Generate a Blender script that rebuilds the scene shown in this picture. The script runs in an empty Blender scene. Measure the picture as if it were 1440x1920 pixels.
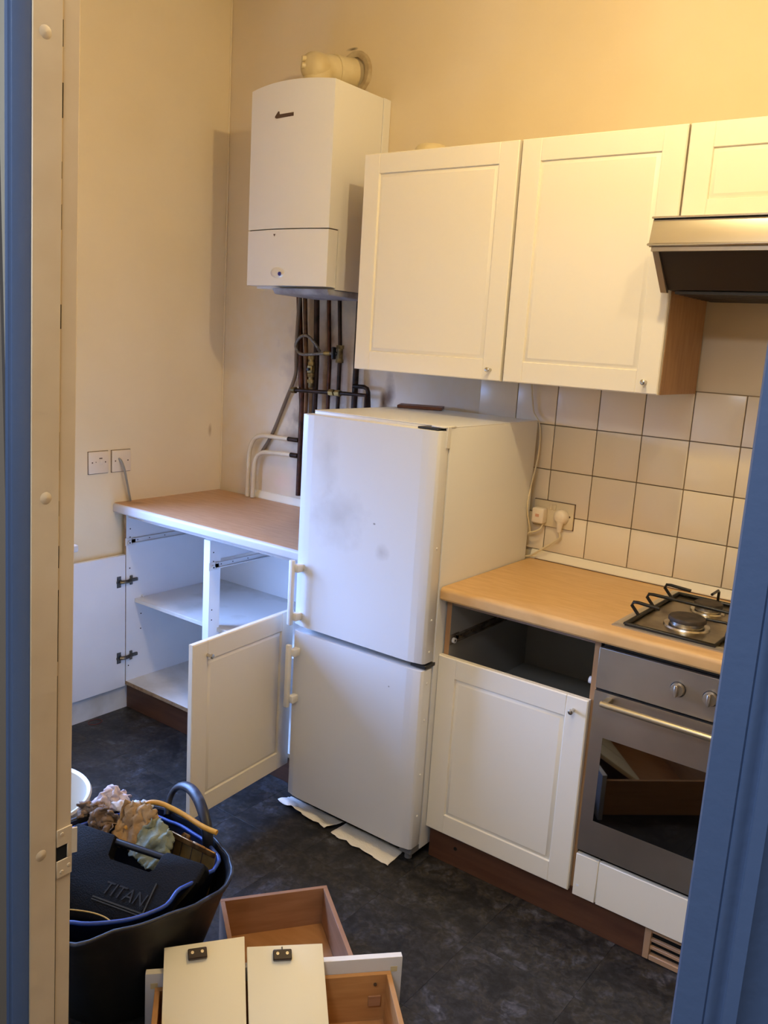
import bpy, bmesh, math, random
from math import sin, cos, pi, radians
from mathutils import Vector, Matrix, noise

random.seed(7)
SC = bpy.context.scene
COL = SC.collection

# ------------------------------------------------------------------ camera
cam_d = bpy.data.cameras.new('camera')
cam = bpy.data.objects.new('camera', cam_d)
COL.objects.link(cam)
yaw, pitch, roll = 0.6389, -0.1945, 0.0616
f_ = Vector((-sin(yaw) * cos(pitch), cos(yaw) * cos(pitch), sin(pitch)))
r0 = Vector((cos(yaw), sin(yaw), 0)); u0 = r0.cross(f_)
rr = r0 * cos(roll) + u0 * sin(roll); uu = -r0 * sin(roll) + u0 * cos(roll)
M = Matrix((rr, uu, -f_)).transposed().to_4x4()
M.translation = (2.9527, -2.7074, 1.6109)
cam.matrix_world = M
cam_d.sensor_fit = 'VERTICAL'; cam_d.sensor_height = 24.0
cam_d.lens = 1634.3 / 1920 * 24.0
cam_d.clip_start = 0.02
SC.camera = cam

# ------------------------------------------------------------------ world, lights, exposure
vs = SC.view_settings
vs.view_transform = 'Standard'; vs.look = 'None'; vs.gamma = 1.0; vs.exposure = 0.0
vs.use_curve_mapping = False
w = bpy.data.worlds.new('sky'); SC.world = w; w.use_nodes = True
bg = w.node_tree.nodes['Background']
bg.inputs[1].default_value = 50.0
_tc = w.node_tree.nodes.new('ShaderNodeTexCoord'); _sx = w.node_tree.nodes.new('ShaderNodeSeparateXYZ')
_rp = w.node_tree.nodes.new('ShaderNodeValToRGB')                     # overcast sky above the horizon, dark ground below it
_rp.color_ramp.elements[0].position = 0.49; _rp.color_ramp.elements[0].color = (0.012, 0.015, 0.02, 1)
_rp.color_ramp.elements[1].position = 0.53; _rp.color_ramp.elements[1].color = (0.26, 0.46, 1.0, 1)
_mr = w.node_tree.nodes.new('ShaderNodeMapRange'); _mr.inputs['From Min'].default_value = -1
w.node_tree.links.new(_tc.outputs['Generated'], _sx.inputs[0]); w.node_tree.links.new(_sx.outputs['Z'], _mr.inputs['Value'])
w.node_tree.links.new(_mr.outputs[0], _rp.inputs[0]); w.node_tree.links.new(_rp.outputs[0], bg.inputs[0])


def light(name, typ, loc, energy, color, rot=(0, 0, 0), **kw):
    d = bpy.data.lights.new(name, typ); d.energy = energy; d.color = color
    for k, v in kw.items():
        if k == 'portal':
            d.cycles.is_portal = v
        else:
            setattr(d, k, v)
    o = bpy.data.objects.new(name, d); COL.objects.link(o); o.location = loc; o.rotation_euler = rot
    return o


WIN = (-1.62, -0.84, 0.76, 1.62)   # y0,y1,z0,z1 of the window in the left wall
light('window_portal', 'AREA', (-0.04, (WIN[0] + WIN[1]) / 2, (WIN[2] + WIN[3]) / 2), 1, (1, 1, 1), (0, -pi / 2, 0),
      shape='RECTANGLE', size=WIN[3] - WIN[2], size_y=WIN[1] - WIN[0], portal=True)
WARM = (1.0, 0.765, 0.40)
LAMPS = [(2.12, -1.13, 2.62, 30), (2.66, -1.20, 2.66, 11)]
for lx, ly, lz, le in LAMPS:
    light('bulb_light', 'POINT', (lx, ly, lz), le, WARM, shadow_soft_size=0.02)
light('hall_fill', 'AREA', (2.3, -3.1, 2.55), 36, (0.80, 0.88, 1.0), (0, 0, 0), shape='RECTANGLE', size=0.9, size_y=0.5)  # added fill in the unseen hall, brightens the door frame

# ------------------------------------------------------------------ materials
def lin(c):
    return tuple(((x / 255) / 12.92 if x / 255 <= 0.04045 else ((x / 255 + 0.055) / 1.055) ** 2.4) for x in c) + (1,)


MATS = {}


def mat(name, rgb, rough=0.5, metal=0.0, noise_amt=0.0, noise_scale=8.0, rgb2=None, bump=0.0, bump_scale=60.0, spec=0.5,
        stretch=None, coat=0.0, detail=5.0, lo=0.35, hi=0.65):
    if name in MATS:
        return MATS[name]
    m = bpy.data.materials.new(name); m.use_nodes = True
    nt = m.node_tree; b = nt.nodes['Principled BSDF']
    b.inputs['Roughness'].default_value = rough; b.inputs['Metallic'].default_value = metal
    b.inputs['Specular IOR Level'].default_value = spec
    b.inputs['Coat Weight'].default_value = coat
    b.inputs['Base Color'].default_value = lin(rgb)
    geo = nt.nodes.new('ShaderNodeNewGeometry')
    mp = nt.nodes.new('ShaderNodeMapping'); nt.links.new(geo.outputs['Position'], mp.inputs['Vector'])
    if stretch: mp.inputs['Scale'].default_value = stretch
    if rgb2 is not None:
        n = nt.nodes.new('ShaderNodeTexNoise'); n.inputs['Scale'].default_value = noise_scale; n.inputs['Detail'].default_value = detail
        nt.links.new(mp.outputs[0], n.inputs['Vector'])
        r = nt.nodes.new('ShaderNodeValToRGB')
        r.color_ramp.elements[0].position = lo; r.color_ramp.elements[1].position = hi
        r.color_ramp.elements[0].color = lin(rgb); r.color_ramp.elements[1].color = lin(rgb2)
        nt.links.new(n.outputs['Fac'], r.inputs[0]); nt.links.new(r.outputs[0], b.inputs['Base Color'])
    if bump:
        n2 = nt.nodes.new('ShaderNodeTexNoise'); n2.inputs['Scale'].default_value = bump_scale; n2.inputs['Detail'].default_value = 3
        nt.links.new(mp.outputs[0], n2.inputs['Vector'])
        bp = nt.nodes.new('ShaderNodeBump'); bp.inputs['Strength'].default_value = bump; bp.inputs['Distance'].default_value = 0.004
        nt.links.new(n2.outputs['Fac'], bp.inputs['Height']); nt.links.new(bp.outputs[0], b.inputs['Normal'])
    MATS[name] = m
    return m


def stained(m, spots):
    """mix a stain colour over base: spots = [(centre, radius xyz, colour, strength)]"""
    nt = m.node_tree; b = nt.nodes['Principled BSDF']
    geo = nt.nodes.new('ShaderNodeNewGeometry')
    nz = nt.nodes.new('ShaderNodeTexNoise'); nz.inputs['Scale'].default_value = 14; nz.inputs['Detail'].default_value = 6
    nt.links.new(geo.outputs['Position'], nz.inputs['Vector'])
    for cen, rad, colr, st in spots:
        mp = nt.nodes.new('ShaderNodeVectorMath'); mp.operation = 'MULTIPLY_ADD'
        mp.inputs[1].default_value = [1 / r_ for r_ in rad]; mp.inputs[2].default_value = [-c / r_ for c, r_ in zip(cen, rad)]
        nt.links.new(geo.outputs['Position'], mp.inputs[0])
        ln = nt.nodes.new('ShaderNodeVectorMath'); ln.operation = 'LENGTH'; nt.links.new(mp.outputs[0], ln.inputs[0])
        ad = nt.nodes.new('ShaderNodeMath'); ad.operation = 'MULTIPLY_ADD'; ad.inputs[1].default_value = 1.6
        nt.links.new(nz.outputs[0], ad.inputs[0]); nt.links.new(ln.outputs['Value'], ad.inputs[2])
        mr = nt.nodes.new('ShaderNodeMapRange'); mr.inputs['From Min'].default_value = 0.75; mr.inputs['From Max'].default_value = 1.8
        mr.inputs['To Min'].default_value = st; mr.inputs['To Max'].default_value = 0
        nt.links.new(ad.outputs[0], mr.inputs['Value'])
        mx = nt.nodes.new('ShaderNodeMixRGB'); nt.links.new(mr.outputs[0], mx.inputs[0])
        old = b.inputs['Base Color']
        if old.is_linked:
            nt.links.new(old.links[0].from_socket, mx.inputs[1])
        else:
            mx.inputs[1].default_value = old.default_value
        mx.inputs[2].default_value = lin(colr)
        nt.links.new(mx.outputs[0], b.inputs['Base Color'])


M_WALL = mat('cream_wall_paint_lit', (232, 216, 182), 0.75, rgb2=(238, 223, 192), noise_scale=2.2, bump=0.12, bump_scale=35)  # same paint as the back wall, lightened to brighten the dim left wall
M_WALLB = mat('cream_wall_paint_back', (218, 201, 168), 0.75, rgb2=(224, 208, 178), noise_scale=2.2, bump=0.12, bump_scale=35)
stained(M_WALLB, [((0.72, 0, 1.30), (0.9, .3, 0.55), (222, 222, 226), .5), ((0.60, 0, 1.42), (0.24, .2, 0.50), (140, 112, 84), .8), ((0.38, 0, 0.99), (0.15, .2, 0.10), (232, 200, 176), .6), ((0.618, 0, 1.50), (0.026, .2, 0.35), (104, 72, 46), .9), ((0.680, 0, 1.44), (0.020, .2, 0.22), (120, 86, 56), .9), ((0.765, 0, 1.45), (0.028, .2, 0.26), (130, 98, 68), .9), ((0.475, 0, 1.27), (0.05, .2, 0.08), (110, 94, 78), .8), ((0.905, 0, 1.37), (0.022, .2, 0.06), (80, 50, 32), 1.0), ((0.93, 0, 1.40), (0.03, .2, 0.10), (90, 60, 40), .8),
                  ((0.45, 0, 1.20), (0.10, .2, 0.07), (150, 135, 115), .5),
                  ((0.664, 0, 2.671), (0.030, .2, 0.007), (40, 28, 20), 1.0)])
stained(M_WALL, [((0, -0.07, 1.17), (.2, 0.012, 0.035), (150, 110, 50), .6)])
M_CEIL = mat('ceiling_paint', (225, 215, 195), 0.8)
M_GROUT = mat('dark_subfloor', (24, 23, 24), 0.8)
M_TGROUT = mat('brown_grout', (150, 128, 100), 0.8)
M_TILEW = mat('white_wall_tile', (234, 222, 198), 0.25, rgb2=(228, 214, 188), noise_scale=1.5)
M_BLUE = mat('blue_gloss_paint', (80, 100, 136), 0.42, bump=0.1, bump_scale=90, rgb2=(85, 105, 141), noise_scale=3)
M_HALL = mat('hall_wall_paint', (120, 110, 98), 0.8)
M_HFLOOR = mat('hall_floor_boards', (70, 58, 48), 0.6)
M_CREAM = mat('cream_gloss_jamb', (216, 196, 164), 0.4, rgb2=(206, 184, 150), noise_scale=6, bump=0.35, bump_scale=18)
M_SKIRT = mat('white_skirting_paint', (220, 222, 224), 0.4, rgb2=(180, 178, 172), noise_scale=5, lo=.5, hi=.8)
M_DOOR = mat('white_vinyl_door', (238, 232, 218), 0.42)
M_CARC = mat('white_melamine', (240, 242, 246), 0.45, rgb2=(234, 236, 242), noise_scale=4)
M_SHELF = mat('dusty_white_shelf', (230, 230, 230), 0.5, rgb2=(196, 194, 186), noise_scale=5, lo=.5, hi=.75)
M_EDGE = mat('raw_chipboard_edge', (176, 150, 118), 0.7, rgb2=(140, 112, 84), noise_scale=40)
M_BEECH = mat('beech_worktop', (216, 176, 120), 0.38, rgb2=(206, 164, 106), noise_scale=14, stretch=(1, 6, 1), detail=6)
M_BEECHL = mat('faded_beech_worktop', (200, 160, 126), 0.38, rgb2=(188, 146, 112), noise_scale=12, stretch=(1, 6, 1), detail=6)
stained(M_BEECHL, [((0.06, -.50, .9), (.05, .04, .1), (110, 80, 55), .6)])
M_EDGEW = mat('pale_edging', (196, 190, 190), 0.4)  # pale tone on the left worktop front face and cabinet rail
M_BSIDE = mat('beech_side_panel', (176, 138, 98), 0.5, rgb2=(164, 124, 86), noise_scale=10, stretch=(6, 6, 1))
M_DRAW = mat('drawer_wood_foil', (168, 126, 94), 0.5, rgb2=(154, 112, 80), noise_scale=7, stretch=(1, 1, 8))
M_DRAWF = mat('drawer_bottom_foil', (182, 134, 90), 0.3, rgb2=(168, 120, 76), noise_scale=7, stretch=(1, 5, 1))
M_PLINTH = mat('brown_plinth', (92, 60, 42), 0.5, rgb2=(78, 48, 34), noise_scale=6, stretch=(1, 1, 8))
M_FRIDGE = mat('white_fridge_enamel', (228, 228, 226), 0.32, bump=0.05, bump_scale=500)
M_FRIDGED = mat('white_fridge_door_enamel', (224, 226, 230), 0.3, bump=0.05, bump_scale=500)
stained(M_FRIDGED, [((1.24, -.64, 1.06), (.13, .2, .10), (150, 146, 140), .35), ((1.19, -.64, 1.25), (.05, .2, .16), (170, 165, 158), .30),
                    ((1.387, -.64, 1.062), (.006, .2, .004), (60, 50, 45), 1.0), ((1.42, -.64, .98), (.03, .2, .03), (140, 135, 130), .35),
                    ((1.48, -.64, .565), (.004, .2, .004), (50, 45, 40), 1.0)])
M_GASKET = mat('grey_gasket', (110, 112, 116), 0.7)
M_BLACKP = mat('black_plastic', (22, 22, 24), 0.4)
M_BOILER = mat('white_boiler_enamel', (230, 229, 228), 0.38)
M_BOILG = mat('grey_boiler_tray', (170, 174, 184), 0.5, rgb2=(130, 130, 138), noise_scale=18)
M_DARKPRINT = mat('dark_badge_print', (82, 62, 56), 0.5)
M_BLUEBTN = mat('blue_button', (40, 50, 150), 0.3)
M_FLUE = mat('aged_white_flue_plastic', (222, 208, 172), 0.4, rgb2=(206, 188, 146), noise_scale=9)
M_FLUEC = mat('cement_collar', (205, 190, 158), 0.7, rgb2=(170, 150, 120), noise_scale=20)
M_COPPER = mat('tarnished_copper', (92, 56, 40), 0.42, .75, rgb2=(44, 30, 24), noise_scale=22, detail=6)
M_COPPERD = mat('dark_tarnished_copper', (60, 44, 36), 0.45, .7, rgb2=(30, 24, 20), noise_scale=25)
M_BRASS = mat('dull_brass_fitting', (170, 150, 96), 0.4, .7, rgb2=(90, 80, 56), noise_scale=30)
M_BRAID = mat('steel_braid_hose', (128, 126, 122), 0.45, .6, rgb2=(84, 82, 80), noise_scale=120)
M_HOSE = mat('grey_brown_hose', (112, 96, 78), 0.6)
M_PIPEW = mat('white_painted_pipe', (222, 210, 184), 0.4, rgb2=(212, 198, 170), noise_scale=14)
M_STEEL = mat('brushed_steel', (184, 176, 164), 0.36, .9, rgb2=(162, 154, 142), noise_scale=3)
M_STEELB = mat('bright_steel', (200, 196, 188), 0.25, 1.0)
M_HOB = mat('stained_steel_hob', (150, 140, 120), 0.28, .9, rgb2=(74, 60, 44), noise_scale=9, lo=.45, hi=.75)
M_BURN = mat('dull_burner_cap', (70, 60, 52), 0.65, .1, rgb2=(38, 33, 30), noise_scale=30)
M_IRON = mat('black_enamel_rod', (16, 15, 15), 0.35)
M_GLASS = mat('dark_oven_glass', (6, 5, 5), 0.02, spec=0.9, coat=.6)
M_HOODU = mat('dark_hood_filter', (34, 24, 20), 0.45)
M_BRASSYSTEEL = mat('steel_hood_front', (190, 184, 170), 0.28, .95, rgb2=(182, 174, 158), noise_scale=3, stretch=(1, 8, 8))
M_PLATE = mat('white_switch_plate', (232, 218, 196), 0.35)
M_DIRT = mat('brown_dirt_line', (96, 70, 52), 0.8)
M_FLEX = mat('grey_flex', (150, 146, 136), 0.5)
M_CABLE = mat('white_cable', (222, 208, 172), 0.45)
M_SEAL = mat('white_sealing_strip', (236, 228, 206), 0.35)
M_TOWEL = mat('white_paper_towel', (238, 236, 232), 0.9, bump=0.4, bump_scale=160)
M_TUB = mat('black_rubber_tub', (9, 10, 14), 0.5, rgb2=(16, 17, 22), noise_scale=6, bump=0.2, bump_scale=20, lo=.4, hi=.8)
M_TUBH = mat('scuffed_rubber_blue_light', (24, 28, 42), 0.42, rgb2=(92, 104, 132), noise_scale=22, lo=.55, hi=.85)  # black rubber of handle and rim, blue daylight put into the colour
M_TUBB = mat('blue_rubber_tub', (14, 22, 48), 0.5, rgb2=(20, 30, 60), noise_scale=8)
M_TUBR = mat('bright_blue_rim', (52, 84, 172), 0.4, rgb2=(40, 64, 140), noise_scale=12)
M_CASE = mat('black_case_plastic', (17, 15, 12), 0.7, spec=.18, bump=0.3, bump_scale=300)
M_STICK = mat('orange_yellow_stick', (214, 164, 66), 0.45, rgb2=(198, 142, 50), noise_scale=12)
M_LEATHER = mat('tan_suede', (192, 164, 128), 0.85, rgb2=(160, 130, 94), noise_scale=10, bump=.5, bump_scale=120)
M_RAGP = mat('pinkish_white_cloth', (216, 202, 208), 0.85, bump=.5, bump_scale=120)
M_RAGB = mat('dark_brown_rag', (104, 84, 68), 0.9, rgb2=(150, 126, 104), noise_scale=18, bump=.5, bump_scale=120)
M_RAGG = mat('pale_sage_cloth', (146, 152, 130), 0.85, rgb2=(118, 132, 128), noise_scale=12, bump=.5, bump_scale=120)
M_RAGW = mat('bluish_white_cloth', (206, 214, 220), 0.85, bump=.5, bump_scale=120)
M_CLIPB = mat('brown_clipboard', (128, 108, 66), 0.4, rgb2=(108, 90, 54), noise_scale=30)
M_CLIPM = mat('brassy_clip', (166, 128, 80), 0.35, .8, rgb2=(110, 78, 46), noise_scale=40)
M_YEL = mat('yellow_rim', (206, 168, 84), 0.5)
M_BUCKET = mat('white_bucket_plastic', (226, 220, 206), 0.4)
M_BROWNPL = mat('dark_brown_plastic', (44, 28, 22), 0.35)
M_TAPE = mat('yellowed_tape', (206, 192, 150), 0.5)
M_FRONTB = mat('cream_board', (246, 240, 216), 0.5)
M_GREYBACK = mat('grey_white_drawer_back', (200, 200, 204), 0.5)
M_VENT = mat('tan_vent_plastic', (176, 142, 112), 0.5)
M_BLACK = mat('black_void', (6, 6, 6), 0.9)
M_RED = mat('dull_red_band', (110, 44, 40), 0.6)
M_ZINC = mat('zinc_hinge', (120, 118, 114), 0.35, .9, rgb2=(84, 80, 74), noise_scale=60)
M_RUNNER = mat('white_runner', (222, 222, 224), 0.4)
M_PIPEDIRT = M_COPPERD
M_WOODF = mat('window_frame_paint', (225, 225, 225), 0.4)


def floor_mat():
    m = bpy.data.materials.new('slate_effect_vinyl'); m.use_nodes = True; nt = m.node_tree; b = nt.nodes['Principled BSDF']
    b.inputs['Roughness'].default_value = 0.42
    geo = nt.nodes.new('ShaderNodeNewGeometry'); oi = nt.nodes.new('ShaderNodeObjectInfo')
    ad = nt.nodes.new('ShaderNodeVectorMath'); ad.operation = 'MULTIPLY_ADD'
    nt.links.new(oi.outputs['Random'], ad.inputs[0]); ad.inputs[1].default_value = (.9, .7, .5); nt.links.new(geo.outputs['Position'], ad.inputs[2])
    n = nt.nodes.new('ShaderNodeTexNoise'); n.inputs['Scale'].default_value = 11; n.inputs['Detail'].default_value = 10; n.inputs['Distortion'].default_value = .45
    n.inputs['Roughness'].default_value = .70
    nt.links.new(ad.outputs[0], n.inputs['Vector'])
    r = nt.nodes.new('ShaderNodeValToRGB'); cr = r.color_ramp
    cr.elements[0].position = .30; cr.elements[0].color = lin((17, 17, 19)); cr.elements[1].position = .80; cr.elements[1].color = lin((112, 112, 118))
    for p, c in ((.42, (28, 28, 31)), (.49, (42, 42, 46)), (.53, (50, 46, 40)), (.58, (54, 55, 61)), (.66, (74, 75, 83))):
        e = cr.elements.new(p); e.color = lin(c)
    nt.links.new(n.outputs['Fac'], r.inputs[0]); nt.links.new(r.outputs[0], b.inputs['Base Color'])
    n3 = nt.nodes.new('ShaderNodeTexNoise'); n3.inputs['Scale'].default_value = 55; n3.inputs['Detail'].default_value = 5; n3.inputs['Distortion'].default_value = .8
    nt.links.new(ad.outputs[0], n3.inputs['Vector'])
    m3 = nt.nodes.new('ShaderNodeMapRange'); m3.inputs['From Min'].default_value = .38; m3.inputs['From Max'].default_value = .66; m3.inputs['To Min'].default_value = .35; m3.inputs['To Max'].default_value = 1.55
    nt.links.new(n3.outputs['Fac'], m3.inputs['Value'])
    mu = nt.nodes.new('ShaderNodeMixRGB'); mu.blend_type = 'MULTIPLY'; mu.inputs[0].default_value = .8
    nt.links.new(r.outputs[0], mu.inputs[1]); nt.links.new(m3.outputs[0], mu.inputs[2]); nt.links.new(mu.outputs[0], b.inputs['Base Color'])
    n2 = nt.nodes.new('ShaderNodeTexNoise'); n2.inputs['Scale'].default_value = 30; n2.inputs['Detail'].default_value = 4
    nt.links.new(ad.outputs[0], n2.inputs['Vector'])
    bp = nt.nodes.new('ShaderNodeBump'); bp.inputs['Strength'].default_value = .25; bp.inputs['Distance'].default_value = .003
    nt.links.new(n2.outputs['Fac'], bp.inputs['Height']); nt.links.new(bp.outputs[0], b.inputs['Normal'])
    return m


M_FLOOR = floor_mat()

# ------------------------------------------------------------------ mesh helpers
def BM():
    return bmesh.new()


def box(bm, x0, x1, y0, y1, z0, z1, bev=0.0, seg=1, mx=None):
    r = bmesh.ops.create_cube(bm, size=1.0)
    vs_ = r['verts']
    for v in vs_:
        v.co = Vector(((x0 + x1) / 2 + v.co.x * (x1 - x0), (y0 + y1) / 2 + v.co.y * (y1 - y0), (z0 + z1) / 2 + v.co.z * (z1 - z0)))
    if bev:
        es = list({e for v in vs_ for e in v.link_edges})
        rb = bmesh.ops.bevel(bm, geom=es, offset=bev, segments=seg, affect='EDGES', profile=0.5)
        vs_ = list({v for v in rb['verts']} | {v for f in rb['faces'] for v in f.verts} | {v for v in vs_ if v.is_valid})
        # connected verts
        seen = set(vs_); st = list(vs_)
        while st:
            v = st.pop()
            for e in v.link_edges:
                o = e.other_vert(v)
                if o not in seen:
                    seen.add(o); st.append(o)
        vs_ = list(seen)
    if mx is not None:
        for v in vs_: v.co = mx @ v.co
    return vs_


def cyl(bm, p0, p1, r, n=16, r2=None, cap=True):
    p0 = Vector(p0); p1 = Vector(p1); r2 = r if r2 is None else r2
    d = (p1 - p0).normalized(); a = d.orthogonal().normalized(); b = d.cross(a)
    A = [bm.verts.new(p0 + (a * cos(2 * pi * i / n) + b * sin(2 * pi * i / n)) * r) for i in range(n)]
    B_ = [bm.verts.new(p1 + (a * cos(2 * pi * i / n) + b * sin(2 * pi * i / n)) * r2) for i in range(n)]
    for i in range(n):
        bm.faces.new((A[i], A[(i + 1) % n], B_[(i + 1) % n], B_[i]))
    if cap:
        bm.faces.new(A[::-1]); bm.faces.new(B_)


def smooth_path(pts, k=6):
    P = [Vector(p) for p in pts]
    if len(P) < 3: return P
    out = []
    for i in range(len(P) - 1):
        a = P[max(i - 1, 0)]; b = P[i]; c = P[i + 1]; d = P[min(i + 2, len(P) - 1)]
        for j in range(k):
            t = j / k
            out.append(0.5 * ((2 * b) + (c - a) * t + (2 * a - 5 * b + 4 * c - d) * t * t + (3 * b - a - 3 * c + d) * t ** 3))
    out.append(P[-1])
    return out


def tube(bm, pts, r, n=10, k=6, sm=True, rz=None):
    P = smooth_path(pts, k) if sm else [Vector(p) for p in pts]
    rings = []; t0 = None
    for i, p in enumerate(P):
        d = (P[min(i + 1, len(P) - 1)] - P[max(i - 1, 0)]).normalized()
        if t0 is None:
            a = d.orthogonal().normalized()
        else:
            a = (t0 - d * t0.dot(d)).normalized()
        t0 = a; b = d.cross(a)
        rb = r if rz is None else rz
        rings.append([bm.verts.new(p + a * cos(2 * pi * j / n) * r + b * sin(2 * pi * j / n) * rb) for j in range(n)])
    for A, B_ in zip(rings, rings[1:]):
        for j in range(n):
            bm.faces.new((A[j], A[(j + 1) % n], B_[(j + 1) % n], B_[j]))
    bm.faces.new(rings[0][::-1]); bm.faces.new(rings[-1])


def lathe(bm, prof, cen=(0, 0, 0), n=32, axis='z', cap=True):
    cen = Vector(cen); rings = []
    for r, h in prof:
        ring = []
        for j in range(n):
            c, s = cos(2 * pi * j / n) * r, sin(2 * pi * j / n) * r
            v = Vector((c, s, h)) if axis == 'z' else (Vector((c, h, s)) if axis == 'y' else Vector((h, c, s)))
            ring.append(bm.verts.new(cen + v))
        rings.append(ring)
    for A, B_ in zip(rings, rings[1:]):
        for j in range(n):
            bm.faces.new((A[j], A[(j + 1) % n], B_[(j + 1) % n], B_[j]))
    if cap:
        bm.faces.new(rings[0]); bm.faces.new(rings[-1])


def prism(bm, prof, a, b, plane='yz', bev=0):
    """extrude closed 2D profile. plane 'yz' along x, 'xz' along y, 'xy' along z"""
    def P(u, v, t):
        return Vector((t, u, v)) if plane == 'yz' else (Vector((u, t, v)) if plane == 'xz' else Vector((u, v, t)))
    A = [bm.verts.new(P(u, v, a)) for u, v in prof]; B_ = [bm.verts.new(P(u, v, b)) for u, v in prof]
    n = len(prof)
    for i in range(n):
        bm.faces.new((A[i], A[(i + 1) % n], B_[(i + 1) % n], B_[i]))
    bm.faces.new(A[::-1]); bm.faces.new(B_)
    if bev:
        es = list({e for v in A + B_ for e in v.link_edges})
        bmesh.ops.bevel(bm, geom=es, offset=bev, segments=2, affect='EDGES', profile=.5)


def xf(bm, mx):
    bmesh.ops.transform(bm, matrix=mx, verts=bm.verts)
    return bm


def thing(name, label, cat, loc=(0, 0, 0), group=None, rot=(0, 0, 0)):
    o = bpy.data.objects.new(name, None); COL.objects.link(o)
    o.empty_display_size = 0.05
    o.location = loc; o.rotation_euler = rot; o['label'] = label; o['category'] = cat
    if group: o['group'] = group
    o['_o'] = [float(c) for c in loc]
    return o


def obj(name, bm, m, parent=None, smooth=True, angle=38, local=False, label=None):
    """mesh object; geometry given in world coordinates unless local, moved into the thing's frame."""
    bmesh.ops.recalc_face_normals(bm, faces=bm.faces)
    root = parent
    while root is not None and root.parent is not None: root = root.parent
    if not local:
        if root is not None and '_o' in root.keys():
            off = Vector(root['_o']); bmesh.ops.translate(bm, verts=bm.verts, vec=-off)
        elif root is None:
            pass
    me = bpy.data.meshes.new(name); bm.to_mesh(me); bm.free()
    for mm in (m if isinstance(m, (list, tuple)) else [m]): me.materials.append(mm)
    if smooth:
        me.set_sharp_from_angle(angle=radians(angle))
        for p in me.polygons: p.use_smooth = True
    o = bpy.data.objects.new(name, me); COL.objects.link(o)
    if parent is not None: o.parent = parent
    if label: o['label'] = label
    return o


def single(name, bm, m, label, cat, group=None, **kw):
    """a thing that is one mesh; origin moved to its base"""
    xs = [v.co.x for v in bm.verts]; ys = [v.co.y for v in bm.verts]; zs = [v.co.z for v in bm.verts]
    c = Vector(((min(xs) + max(xs)) / 2, (min(ys) + max(ys)) / 2, min(zs)))
    bmesh.ops.translate(bm, verts=bm.verts, vec=-c)
    o = obj(name, bm, m, None, **kw); o.location = c
    o['label'] = label; o['category'] = cat; o['_o'] = [float(x) for x in c]
    if group: o['group'] = group
    return o


def struct(name, bm, m, parent=None, **kw):
    o = obj(name, bm, m, parent, smooth=kw.pop('smooth', False), **kw)
    if parent is None: o['kind'] = 'structure'
    return o


def bx(name, dims, m, parent, bev=0.0, seg=1, **kw):
    bm = BM(); box(bm, *dims, bev=bev, seg=seg)
    return obj(name, bm, m, parent, **kw)


# ------------------------------------------------------------------ room shell
XR, YF, ZC = 3.9, -2.04, 3.0          # right wall, kitchen face of the doorway wall, ceiling
DL, DR, DH = 1.95, 2.809, 2.35        # doorway
HY = -2.109                           # hall face of the doorway wall
bm = BM(); box(bm, 0, XR, HY, 0, -0.06, -0.0035); floor = struct('floor', bm, M_GROUT)
# vinyl tiles, individually cut
P = 0.3125
xs = [0.0]; k = 0.99 - 3 * P
while k < XR: xs.append(k); k += P
xs.append(XR); xs = [x for i, x in enumerate(xs) if i == 0 or x - xs[i - 1] > 0.01]
ys = [YF + 0.0]; k = -0.81 - 3 * P
while k < 0:
    if k > ys[-1] + .01: ys.append(k)
    k += P
ys.append(0.0)
tile_mesh = {}
for i in range(len(xs) - 1):
    for j in range(len(ys) - 1):
        w_, h_ = xs[i + 1] - xs[i], ys[j + 1] - ys[j]; key = (round(w_, 3), round(h_, 3))
        if key not in tile_mesh:
            b = BM(); g = 0.0002; box(b, g, w_ - g, g, h_ - g, -0.0034, 0.0, bev=0.0003)
            me = bpy.data.meshes.new('tile'); b.to_mesh(me); b.free(); me.materials.append(M_FLOOR); tile_mesh[key] = me
        o = bpy.data.objects.new('tile', tile_mesh[key]); COL.objects.link(o); o.parent = floor
        o.location = (xs[i], ys[j], 0)
# walls
bm = BM(); box(bm, -0.15, XR + .15, 0, 0.15, -.06, ZC); wall_back = struct('wall_back', bm, M_WALLB)
bm = BM()
box(bm, -0.15, 0, HY, WIN[0], -.06, ZC); box(bm, -0.15, 0, WIN[1], 0, -.06, ZC)
box(bm, -0.15, 0, WIN[0], WIN[1], -.06, WIN[2]); box(bm, -0.15, 0, WIN[0], WIN[1], WIN[3], ZC)
struct('wall_left', bm, M_WALL)
bm = BM(); box(bm, XR, XR + .15, HY, 0, -.06, ZC); struct('wall_right', bm, M_WALL)
bm = BM(); box(bm, -.15, XR + .15, HY, .15, ZC, ZC + .1); struct('ceiling', bm, M_CEIL)
bm = BM()
box(bm, 0, DL - .05, HY, YF, 0, ZC); box(bm, DR + .05, XR, HY, YF, 0, ZC); box(bm, DL - .05, DR + .05, HY, YF, DH + .012, ZC)
struct('wall_front', bm, M_WALL)
# hall side skin, hall room
bm = BM(); box(bm, 0.6, DL - .05, HY - .004, HY, 0, ZC); box(bm, DR + .012, XR, HY - .004, HY, 0, ZC); box(bm, DL - .05, DR + .012, HY - .004, HY, DH + .012, ZC)
struct('wall_hall', bm, M_HALL)
bm = BM(); box(bm, 0.6, XR, -3.7, HY - .0, -.06, -.001); struct('floor_hall', bm, M_HFLOOR)
bm = BM()
box(bm, 0.5, 0.6, -3.7, HY, -.06, 2.7); box(bm, XR, XR + .1, -3.7, HY, -.06, 2.7); box(bm, .5, XR + .1, -3.8, -3.7, -.06, 2.7)
struct('wall_hall_back', bm, M_HALL)
bm = BM(); box(bm, .5, XR + .1, -3.8, HY, 2.7, 2.8); struct('ceiling_hall', bm, M_CEIL)
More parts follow.
